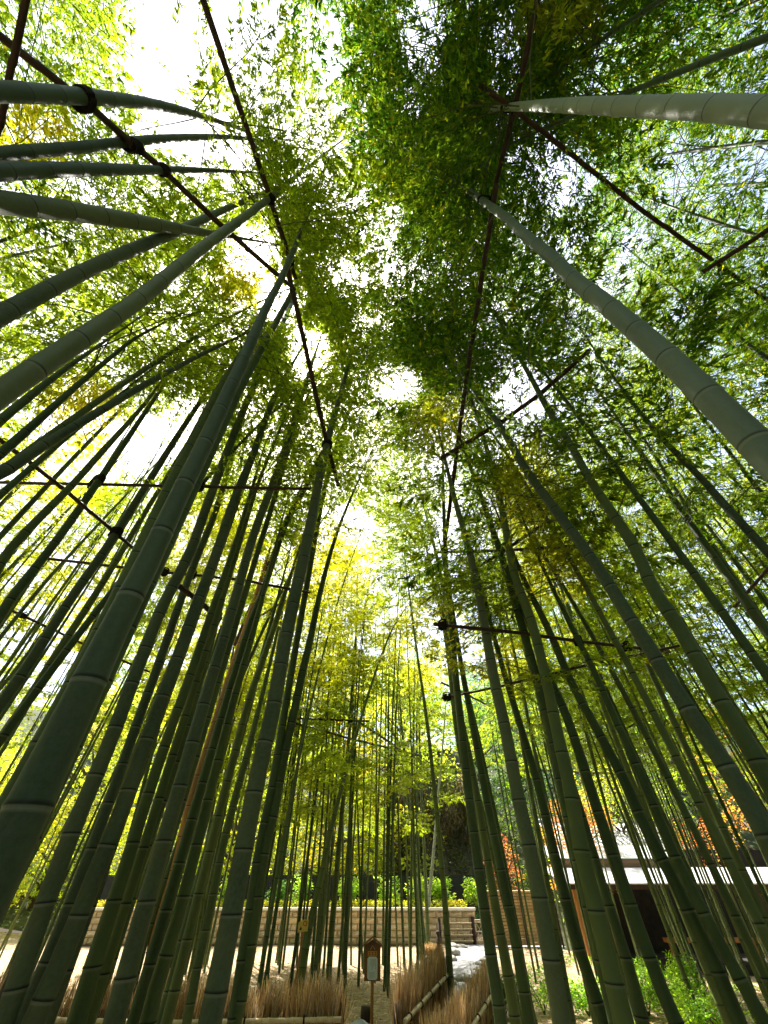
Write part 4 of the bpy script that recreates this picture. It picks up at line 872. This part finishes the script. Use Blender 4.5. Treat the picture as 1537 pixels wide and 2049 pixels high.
bB, hB = post_thing('gate_post', 951, 1834, 1892, .06, 'dark round gate post at the right side of the path gate')
bC, hC = post_thing('gate_post', 880, 1862, 1925, .05, 'shorter dark post just before the left gate post')
def lattice(name, a, b, h, lab, nv, hz, diag=False):
    a = np.array(a); b = np.array(b); root = empty(name, a); tag(root, lab, 'fence'); d = b - a; L = np.linalg.norm(d); u = d / L
    for k in range(nv):
        t = (k + .5) / nv * L; mb = MB()
        if diag:
            s = 1 if k % 2 else -1
            mb.tube([u * max(0, t - s * .18) + np.array([0, 0, .08]), u * t + np.array([0, .01 * s, h / 2]), u * min(L, max(0, t + s * .18)) + np.array([0, 0, h])], [.007] * 3, 5)
        else: mb.tube([u * t + np.array([0, 0, .02]), u * t + np.array([0, 0, h * (1 + .04 * math.sin(k * 3.1))])], [.008] * 2, 5)
        mb.build('lattice_cane', M_SLAT, root)
    for z in hz:
        mb = MB(); mb.tube([np.array([0, -.02, z]), u * L / 2 + np.array([0, -.02, z]), u * L + np.array([0, -.02, z])], [.014] * 3, 8); mb.build('lattice_rail', M_TAN, root)
b0 = at_z(897, 1888, .06); b1 = at_z(948, 1888, .06); b1[1] = b0[1]
lattice('lattice_fence', b0, b1, .58, 'open bamboo lattice with four pale rails between the gate posts', 12, (.06, .20, .34, .48))
b0 = at_z(955, 1888, .06); b1 = at_z(1012, 1888, .06); b1[1] = b0[1]
lattice('lattice_fence', b0, b1, .55, 'bamboo fence with diagonal lattice right of the gate', 14, (.06, .28, .50, .55), True)
# split bamboo screen
root = empty('bamboo_screen', (3.55, 18.9, 0)); tag(root, 'tan screen of stacked split bamboo strips right of the stone wall', 'fence')
me = None
for k in range(17):
    if me is None:
        mb = MB(); mb.tube([(0, 0, 0), (.8, 0, .004), (1.6, 0, 0), (2.3, 0, .003)], [.036] * 4, 8); o = mb.build('bamboo_strip', M_SLAT, root, True); me = o.data; o.location = (0, 0, .10)
    else: link_mesh('bamboo_strip', me, root, (rng.normal(0, .01), 0, .10 + k * .076))
for xx in (.0, 1.15, 2.3):
    mb = MB(); mb.tube([(xx, -.06, 0), (xx, -.06, 1.4)], [.03, .03], 8); mb.build('screen_post', M_DARKW, root)

# ------------------------------------------------------------ brushwood fences
def brushwood(name, a, b, h, rails, lab, dens=700, endpost=True, split=.42):
    """bundled twigs standing in two layers between bamboo rails"""
    a = np.array([*a, 0.0]); b = np.array([*b, 0.0]); d = b - a; L = np.linalg.norm(d); u = d / L; nrm = np.array([-u[1], u[0], 0])
    if nrm[1] > 0: nrm = -nrm
    root = empty(name, a); tag(root, lab, 'fence')
    n = int(L * dens); r = np.random.default_rng(int(L * 1000) % 97)
    s = r.uniform(0, L, n); off = r.normal(0, .018, n); hh = h * (.93 + r.normal(0, .085, n) + .05 * np.sin(s * 5) + .04 * np.sin(s * 13)); 
    base = u * s[:, None] + nrm * off[:, None] + np.array([0, 0, 0]); base[:, 2] = r.uniform(0, .45, n) * h
    tip = base + u * r.normal(0, .075, n)[:, None] + nrm * r.normal(0.01, .045, n)[:, None]; tip[:, 2] = hh
    fr = r.random(n) < .3; tip[fr] += (u * r.normal(0, .09, n)[:, None])[fr]; tip[fr, 2] -= .05 * r.random(fr.sum())
    W = r.uniform(.003, .0075, n)[:, None]; side = u * W + nrm * W * r.normal(0, .6, n)[:, None]
    mid = (base + tip) / 2 + nrm * r.normal(0, .01, n)[:, None]
    V = np.stack([base - side, base + side, tip + side * .25, tip - side * .25], 1)
    cols = np.array([(.42, .28, .14), (.55, .40, .23), (.30, .18, .09), (.66, .53, .34), (.18, .12, .07), (.36, .32, .26)])
    c = cols[r.integers(0, 6, n)] * r.uniform(.7, 1.2, (n, 1))
    me = np_mesh('brushwood', V.reshape(-1, 3), np.arange(4 * n).reshape(-1, 4), M_BRUSH, False, {'col': ('FACE', 'FLOAT_COLOR', np.c_[c, np.ones(n)])})
    tag(link_mesh('brushwood', me, root), kind='stuff')
    mb = MB(); c0 = u * L / 2; mb.box((c0[0], c0[1], h * .36), (L, .035, h * .70), math.atan2(u[1], u[0])); mb.build('core', noisy('brush_core', (.06, .03, .014), (.15, .08, .03), 40, .9, .9, 8, 90, stretch=(1, 1, .08)), root)
    for z in rails:
        for sd in (1,):
            mb = MB(); pts, rad = [], []; nn = max(3, int(L / .26))
            for i in range(nn):
                t = L * i / nn; pts += [u * t, u * (t + .012), u * (t + .024), u * (t + .04)]; rad += [.021, .026, .024, .022]
            pts.append(u * L); rad.append(.022)
            mb.tube([p + nrm * (.09 * sd) + np.array([0, 0, z]) for p in pts], rad, 10); rl = mb.build('rail', M_TAN, root, True)
            for i in range(max(2, int(L / .62))):
                t = L * (i + .35) / max(2, int(L / .62)); mb = MB()
                c_ = u * t + nrm * .09 + np.array([0, 0, z])
                mb.tube([c_ + np.array([0, 0, 1]) * .029 * math.cos(q_) + nrm * .029 * math.sin(q_) + u * .008 * q_ / 6 for q_ in np.linspace(0, 12.5, 22)], [.006] * 22, 5)
                mb.build('rope_tie', M_ROPE, root)
    if endpost:
        for e in (0, L):
            mb = MB(); mb.tube([u * e + np.array([0, 0, -.02]), u * e + np.array([0, 0, h * .8])], [.035, .032], 9); mb.build('end_post', M_DARKW, root, True)
    return root
pL0 = at_z(683, 2036, .46); pL1 = at_z(330, 2043, .46)
brushwood('brushwood_fence', (pL1[0], pL1[1]), (pL0[0], pL0[1]), .70, (.46,), 'brushwood fence with a pale rail at the bottom left of the signboard', 1400)
brushwood('brushwood_fence', (pL1[0] - 3.6, pL1[1] + .35), (pL1[0] - .1, pL1[1] + .02), .74, (.46,), 'brushwood fence glimpsed between the thick culms in the lower left corner', 700)
brushwood('brushwood_fence', (.13, 6.6), (.95, 9.6), .74, (.47, .20), 'brushwood fence with two pale rails along the left side of the path', 1500)
brushwood('brushwood_fence', (.37, 5.7), (1.88, 10.3), .57, (.30,), 'brushwood fence sweeping along the right side of the path', 1500)
bx = at_z(865, 1899, .2)
brushwood('brushwood_fence', (bx[0] - .22, bx[1]), (bx[0] + .22, bx[1]), .30, (.06,), 'short upright bundle of brushwood beside the left gate post', 900, False)

# ------------------------------------------------------------ signboard, tag, stones
b = at_z(745, 2055, 0.0); Yb = b[1]; root = empty('signboard', (at_Y(745, 1960, Yb)[0], Yb, 0)); tag(root, 'brown roofed wooden signboard with orange and white plates on a post', 'sign')
zt, zb = at_Y(748, 1891, Yb)[2], at_Y(748, 1963, Yb)[2]; bw = abs(at_Y(765, 1930, Yb)[0] - at_Y(733, 1930, Yb)[0]); zr = at_Y(748, 1876, Yb)[2]
mb = MB(); mb.tube([(0, .03, -.05), (0, .03, zb + .1)], [.024, .022], 8); mb.build('post', M_WOOD, root)
mb = MB(); mb.prism([(-bw / 2, zb), (bw / 2, zb), (bw / 2, zt), (0, zr - .02), (-bw / 2, zt)], -.014, .014); mb.build('board', M_SIGNW, root, bevel=.002)
for s in (-1, 1):
    mb = MB(); x0, z0, x1, z1 = 0, zr, s * (bw / 2 + .035), zt - .015
    mb.add([(x0, -.06, z0), (x1, -.06, z1), (x1, .06, z1), (x0, .06, z0), (x0, -.06, z0 + .018), (x1, -.06, z1 + .018), (x1, .06, z1 + .018), (x0, .06, z0 + .018)],
           [(0, 3, 2, 1), (4, 5, 6, 7), (0, 1, 5, 4), (1, 2, 6, 5), (2, 3, 7, 6), (3, 0, 4, 7)]); mb.build('roof_board', M_SIGNW, root)
hh = zt - zb
mb = MB(); mb.prism([(-.075, zb + hh * .69), (.075, zb + hh * .69), (.075, zb + hh * .83), (-.075, zb + hh * .83)], -.020, -.0145); pl_ = mb.build('orange_plate', M_ORPL, root)
for i in (-1, 0, 1):
    mb = MB(); x0 = i * .047; zc = zb + hh * .755
    for (dx, dz, ww, h_) in ((0, .012, .026, .005), (0, 0, .005, .03), (-.008, -.008, .013, .005), (.008, -.012, .013, .005)): mb.box((x0 + dx, -.0215, zc + dz), (ww, .002, h_))
    mb.build('lettering', M_INK, pl_)
mb = MB()
for s in (-1, 1): mb.add([(0, -.0165, zb + hh * .99), (s * .006, -.0165, zb + hh * .99), (s * .04, -.0165, zb + hh * .87), (s * .034, -.0165, zb + hh * .87)], [(0, 1, 2, 3)] if s > 0 else [(3, 2, 1, 0)])
mb.build('triangle_mark', M_TAN, root)
x0, x1, z0, z1, ch = -.08, .08, zb + hh * .03, zb + hh * .67, .022
mb = MB(); mb.prism([(x0 + ch, z0), (x1 - ch, z0), (x1, z0 + ch), (x1, z1 - ch), (x1 - ch, z1), (x0 + ch, z1), (x0, z1 - ch), (x0, z0 + ch)], -.020, -.0145); pw = mb.build('white_plate', M_WHPL, root)
mb = MB(); q = np.random.default_rng(2)
for ci, (cx_, ln) in enumerate(((.052, .55), (.030, .40), (.012, .46), (-.006, .58), (-.024, .42))):
    zz = z1 - .03
    while zz > z1 - (z1 - z0) * ln:
        g = q.uniform(.006, .010); mb.box((cx_, -.0212, zz), (.006, .0016, g)); mb.box((cx_, -.0212, zz - .001), (.010, .0016, .002)); zz -= g + .004
for k in range(6):
    zz = z0 + .022 + k * .011
    xx = -.036
    while xx < .036: g = q.uniform(.004, .01); mb.box((xx, -.0212, zz), (g, .0016, .0035)); xx += g + .004
mb.build('lettering', noisy('grey_ink', (.10, .11, .12), (.16, .17, .18), 5, .7, 0), pw)
# yellow tag on a stake
b = at_z(598, 2052, 0.0); Y_ = b[1]; pt = at_Y(607, 1853, Y_); root = empty('tag_sign', (pt[0], Y_, 0)); tag(root, 'tilted yellow wooden tag with an orange mark on a thin stake', 'sign')
mb = MB(); mb.tube([(-.07, .03, -.05), (-.02, .03, pt[2] * .6), (.004, .03, pt[2])], [.022, .02, .018], 8); mb.build('stake', M_WOOD, root)
mb = MB(); mb.prism([(-.085, pt[2] - .075), (.078, pt[2] - .058), (.078, pt[2] + .075), (-.045, pt[2] + .068), (-.085, pt[2] + .035)], -.012, .010); tp = mb.build('tag_board', M_YEL, root, bevel=.002)
mb = MB()
for a0, a1 in ((100, 260), (-80, 80)):
    for k in range(6):
        a = math.radians(a0 + (a1 - a0) * k / 5); mb.box((.03 + .030 * math.cos(a), -.0135, pt[2] + .030 + .026 * math.sin(a)), (.014, .003, .014))
mb.box((.045, -.0135, pt[2] + .03), (.006, .003, .03)); mb.build('orange_mark', M_INKO, tp)
mb = MB(); mb.prism([(-.058, pt[2] - .045), (-.02, pt[2] - .045), (-.02, pt[2] - .02), (-.038, pt[2] - .008), (-.052, pt[2] - .028)], -.015, -.0125); mb.build('black_mark', M_INK, tp)
# plain white-topped post at the far left, gives no light
b = at_z(6, 2040, 0.0); b = at_Y(8, 1990, 6.0); root = empty('white_topped_post', (b[0], b[1], 0)); tag(root, 'small dark post with a white top at the lower left edge', 'post')
zt_ = at_Y(12, 1893, 6.0)[2]; zm = at_Y(10, 1908, 6.0)[2]
mb = MB(); mb.tube([(0, 0, -.02), (0, 0, zm)], [.05, .045], 10); mb.build('post_shaft', M_DARKW, root, True)
mb = MB(); mb.tube([(0, 0, zm), (0, 0, zm + .02), (0, 0, zt_ - .02), (0, 0, zt_)], [.046, .05, .046, .02], 12); mb.build('white_cap', M_WHPL, root, True)

def stone(px, py, sx, sy, sz, lab, m=M_STONE, z=0.0, seed=0, group='stones edging the path', cat='stone', name='stone'):
    p = at_z(px, py, z); q = np.random.default_rng(seed + 300); nu, nv = 12, 7; V = []
    ph = q.uniform(0, 6, 6)
    for j in range(nv + 1):
        th = math.pi * j / nv
        for i in range(nu):
            a = 2 * math.pi * i / nu; k = 1 + .12 * math.sin(2 * a + ph[0]) + .10 * math.sin(3 * a + ph[1] + th * 2) + .07 * math.sin(5 * a + ph[2] + 3 * th) + q.normal(0, .02)
            V.append((sx * k * math.sin(th) * math.cos(a), sy * k * math.sin(th) * math.sin(a), sz * (.35 + .65 * math.cos(th) * (1 + .1 * math.sin(a * 2 + ph[3])))))
    Fq = [(j * nu + i, (j + 1) * nu + i, (j + 1) * nu + (i + 1) % nu, j * nu + (i + 1) % nu) for j in range(nv) for i in range(nu)]
    me = bpy.data.meshes.new(name); me.from_pydata(V, [], Fq); me.materials.append(m); me.polygons.foreach_set('use_smooth', np.ones(len(Fq), bool)); me.update()
    o = link_mesh(name, me, None, (p[0], p[1], z)); o.rotation_euler = (0, 0, q.uniform(-.4, .4)); tag(o, lab, cat, group)
for i, a in enumerate([(905, 1899, .22, .16, .14, 'flat pale stone beside the left gate post'), (921, 1898, .26, .14, .10, 'long reddish dark stone lying under the lattice'),
                       (908, 1911, .24, .16, .15, 'broad grey stone at the bend of the path'), (900, 1925, .20, .14, .13, 'dark stone below the broad grey one'),
                       (893, 1938, .13, .12, .12, 'small pale stone at the left path edge'), (892, 1955, .14, .12, .16, 'mossy upright stone between culm and left fence'),
                       (925, 1965, .22, .13, .12, 'dark flat stone lying on the path'), (960, 1934, .13, .10, .09, 'small pale stone at the right path edge'),
                       (955, 1946, .12, .10, .08, 'smaller grey stone below the pale one on the right'), (968, 1926, .11, .1, .09, 'grey stone at the foot of the right brushwood'),
                       (899, 1972, .16, .12, .10, 'dark low stone near the lone culm')]):
    stone(*a, seed=i)
stone(720, 2082, .20, .16, .17, 'blue grey rock at the very bottom beside the signboard post', M_ROCK, seed=40, group=None, cat='rock', name='rock')
p = at_z(736, 2048, 0.0)
mb = MB(); mb.tube([(0, 0, -.05), (.0, 0, .08), (0, 0, .15)], [.10, .095, .09], 12); o = mb.build('tree_stump', M_DARKW, None, True); o.location = (p[0] - .02, p[1] + .1, 0)
tag(o, 'dark cut stump behind the blue grey rock', 'stump')

# ------------------------------------------------------------ pavilion with metal roofs, tiled roof behind
root = empty('pavilion', (6.1, 18.0, -.45)); tag(root, 'open wooden pavilion with pale metal roofs behind the right grove', 'pavilion')
def lb(name, x0, x1, y0, y1, z0, z1, m, par=root, o0=(6.1, 18.0, -.45)):
    mb = MB(); mb.box(((x0 + x1) / 2 - o0[0], (y0 + y1) / 2 - o0[1], (z0 + z1) / 2 - o0[2]), (x1 - x0, y1 - y0, z1 - z0)); return mb.build(name, m, par)
def sheet(name, x0, x1, yA, zA, yB, zB, t, m, par=root, o0=(6.1, 18.0, -.45)):
    mb = MB(); V = [(x0, yA, zA), (x1, yA, zA), (x1, yB, zB), (x0, yB, zB)]; V += [(a, b_, c_ + t) for a, b_, c_ in V]
    mb.add([(a - o0[0], b_ - o0[1], c_ - o0[2]) for a, b_, c_ in V], [(0, 3, 2, 1), (4, 5, 6, 7), (0, 1, 5, 4), (1, 2, 6, 5), (2, 3, 7, 6), (3, 0, 4, 7)]); return mb.build(name, m, par)
for k in range(13):
    sheet('roof_sheet', 5.85 + k * .9, 5.85 + k * .9 + .885, 17.5, 1.50, 19.48, 1.93, .03, M_METAL)
lb('eave_beam', 5.9, 17.5, 17.62, 17.72, 1.38, 1.50, M_DARKW)
for k in range(2): lb('fascia_plank', 6.3, 11.0, 19.5, 19.54, 1.965 + k * .10, 2.06 + k * .10, M_PLANK)
for k in range(5): sheet('upper_roof_sheet', 6.25 + k * .95, 6.25 + k * .95 + .94, 19.45, 2.18, 20.6, 2.60, .03, M_METAL)
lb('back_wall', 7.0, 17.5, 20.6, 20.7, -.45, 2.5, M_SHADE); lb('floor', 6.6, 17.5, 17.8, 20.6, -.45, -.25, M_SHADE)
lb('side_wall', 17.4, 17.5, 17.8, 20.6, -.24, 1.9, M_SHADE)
for x in (6.2, 7.1, 9.6, 12.2, 14.8): lb('post', x, x + .12, 17.72, 17.84, -.45, 1.40, M_WOOD if x < 7.5 else M_DARKW)
for k in range(5): lb('wall_plank', 6.32 + k * .155, 6.32 + k * .155 + .148, 18.0, 18.03, -.40, 1.30 - .02 * k, M_WOOD)
mb = MB(); mb.tube([(.35, -.12, 1.55), (1.05, -.12, .35)], [.03, .03], 6); mb.build('brace', M_WOOD, root)
mb = MB(); mb.tube([(.30, -.03, 1.66), (.30, -.07, 1.66)], [.07, .07], 12); mb.build('round_plaque', M_YEL, root)
lb('bench', 9.0, 12.0, 18.2, 18.5, .17, .27, M_WOOD); lb('bench_leg', 9.1, 9.2, 18.25, 18.45, -.24, .17, M_WOOD); lb('bench_leg', 11.7, 11.8, 18.25, 18.45, -.24, .17, M_WOOD)
root2 = empty('tiled_house', (10.7, 24, 0)); tag(root2, 'house with a grey tiled roof behind the pavilion', 'house')
oo = (10.7, 24, 0)
lb('wall', 8.9, 13.0, 23.1, 27.0, -.3, 2.55, M_PLANK, root2, oo)
TI = None
nc, nr = 24, 9; X0, X1, YA, ZA, YB, ZB = 7.9, 13.6, 22.5, 2.58, 25.3, 3.75
sl = math.atan2(ZB - ZA, YB - YA); Ls = math.hypot(YB - YA, ZB - ZA); tw, tl = (X1 - X0) / nc, Ls / nr
mb = MB(); aa = np.linspace(0, math.pi * 2, 9)
pts = []
for (yy, zz) in ((0, .012), (tl * 1.06, -.006)):
    for i in range(7):
        u = i / 6; pts.append((-tw / 2 + tw * u, yy, zz + .032 * math.sin(u * math.pi * 2) * .7 + .02))
n0 = len(pts); pts += [(a, b_, c_ - .018) for a, b_, c_ in pts[:7]]
mb.add(pts, [(i, i + 1, i + 8, i + 7) for i in range(6)] + [(n0 + i, n0 + i + 1, i + 1, i) for i in range(6)])
me = bpy.data.meshes.new('roof_tile'); me.from_pydata(mb.v, [], mb.f); me.materials.append(M_TILE); me.update()
rf = sheet('roof', X0, X1, YA + .05, ZA - .03, YB, ZB - .03, .02, M_DARKW, root2, oo)
for r_ in range(nr):
    for c_ in range(nc):
        o = link_mesh('roof_tile', me, rf, (X0 + tw * (c_ + .5) - oo[0], YA + math.cos(sl) * tl * r_ - oo[1], ZA + math.sin(sl) * tl * r_ - oo[2] + .01)); o.rotation_euler = (sl, 0, 0)
mb = MB(); mb.tube([(X0 - oo[0] - .1, YB - oo[1], ZB + .08), (0, YB - oo[1], ZB + .06), (X1 - oo[0] + .1, YB - oo[1], ZB + .08)], [.11, .10, .11], 10); mb.build('ridge_tile', M_TILE, rf)
for xx in (X0 - oo[0] + 2.0, X1 - oo[0] - .2):
    mb = MB(); mb.prism([(xx - .16, ZB + .1), (xx + .16, ZB + .1), (xx + .1, ZB + .3), (xx + .14, ZB + .42), (xx, ZB + .36), (xx - .14, ZB + .42), (xx - .1, ZB + .3)], YB - oo[1] - .1, YB - oo[1] + .02); mb.build('ridge_ornament', M_TILE, rf)
lb('eave_board', X0, X1, 22.55, 22.6, 2.36, 2.53, M_PLANK, root2, oo)
for k, (x0, x1) in enumerate(((9.1, 9.9), (10.2, 11.4), (11.8, 13.0))):
    wf = lb('window', x0, x1, 23.03, 23.09, 1.0, 2.2, M_DARKW, root2, oo); lb('pane', x0 + .06, x1 - .06, 23.01, 23.026, 1.07, 2.13, M_BLACK, wf, oo)

# ------------------------------------------------------------ low plants on the right, litter
low = [(1090, 2030, .50, .42, 'small leafy shrub at the foot of the stout right hand culm'), (1180, 2035, .40, .36, 'low green shrub between two culms before the pavilion post'), (1345, 2028, .55, .58, 'bright green shrub with upright leaves under the pavilion'),
       (1400, 2045, .6, .5, 'wide bright green shrub at the lower right'), (1450, 2075, .6, .4, 'low bush at the lower right corner'), (1010, 2040, .30, .34, 'dark green plant against the right brushwood fence'), (1300, 2035, .35, .45, 'small yellow green shrub left of the bright green one')]
for i, (px, py, r, h, lab) in enumerate(low):
    p = at_z(px, py, 0.0); g = float(ground_z(p[0], p[1])); root = empty('low_shrub', (p[0], p[1], g)); tag(root, lab, 'shrub', 'low shrubs in the right grove')
    q = np.random.default_rng(140 + i); cs = [(p[0] + q.uniform(-r, r) * .8, p[1] + q.uniform(-r, r) * .6, g + q.uniform(.12, h)) for _ in range(16)]
    V, c = leaf_cloud(cs, [.13] * 16, 2200, .05, [(.08, .17, .02), (.13, .25, .03), (.20, .30, .03)] if i != 5 else [(.04, .08, .02), (.06, .11, .03)], 1, 150 + i, .4)
    put_leaves('foliage', V, c, root, (p[0], p[1], g))
    mb = MB()
    for a in range(6): mb.tube([(0, 0, 0), (.1 * math.cos(a), .1 * math.sin(a), h * .4), (.8 * r * math.cos(a), .6 * r * math.sin(a), h * .9)], [.008, .006, .003], 4)
    mb.build('stems', M_BARK, root)
q = np.random.default_rng(77); n = 34000
px = q.uniform(-9, 10, n); py = q.uniform(4.5, 19, n)
kp = ~((px > .9) & (px < 3.6) & (py > 7) & (py * .18 < px + .9) & (px < py * .2)); px, py = px[kp], py[kp]; n = len(px)
B = np.stack([px, py, ground_z(px, py) + q.uniform(.004, .03, n)], 1); D = q.normal(0, 1, (n, 3)); D[:, 2] *= .25; D /= np.linalg.norm(D, axis=1)[:, None]
Nn = np.tile([0, 0, 1.0], (n, 1)) + q.normal(0, .3, (n, 3)); Nn -= D * (Nn * D).sum(1)[:, None]; Nn /= np.linalg.norm(Nn, axis=1)[:, None]
Ls = q.uniform(.05, .12, n); V = leaf_verts(B, D, Nn, Ls, Ls * .2)
c = np.array([(.40, .30, .17), (.52, .42, .26), (.30, .19, .10), (.60, .50, .34)])[q.integers(0, 4, n)] * q.uniform(.7, 1.15, (n, 1))
o = put_leaves('leaf_litter', V, c, None, (0, 0, 0), M_BRUSH); o['label'] = 'fallen bamboo leaves covering the ground'; o['category'] = 'leaf litter'
cs = [(q.uniform(3.2, 12), q.uniform(7, 17), 0) for _ in range(260)]; cs = [(a, b_, float(ground_z(a, b_)) + .05) for a, b_, _ in cs if not (a < 4.5 and b_ > 15)]
V, c = leaf_cloud(cs, [.22] * len(cs), 14000, .05, [(.06, .12, .02), (.10, .19, .02), (.15, .24, .03)], .35, 8, .4)
o = put_leaves('ground_cover', V, c, None, (0, 0, 0)); o['label'] = 'patches of low green ground cover in the right grove'; o['category'] = 'ground cover'
print('tris', sum(len(m_.loops) - 2 * len(m_.polygons) for m_ in bpy.data.meshes), 'blocks', cnt, 'leaves', nleaf + nl2)
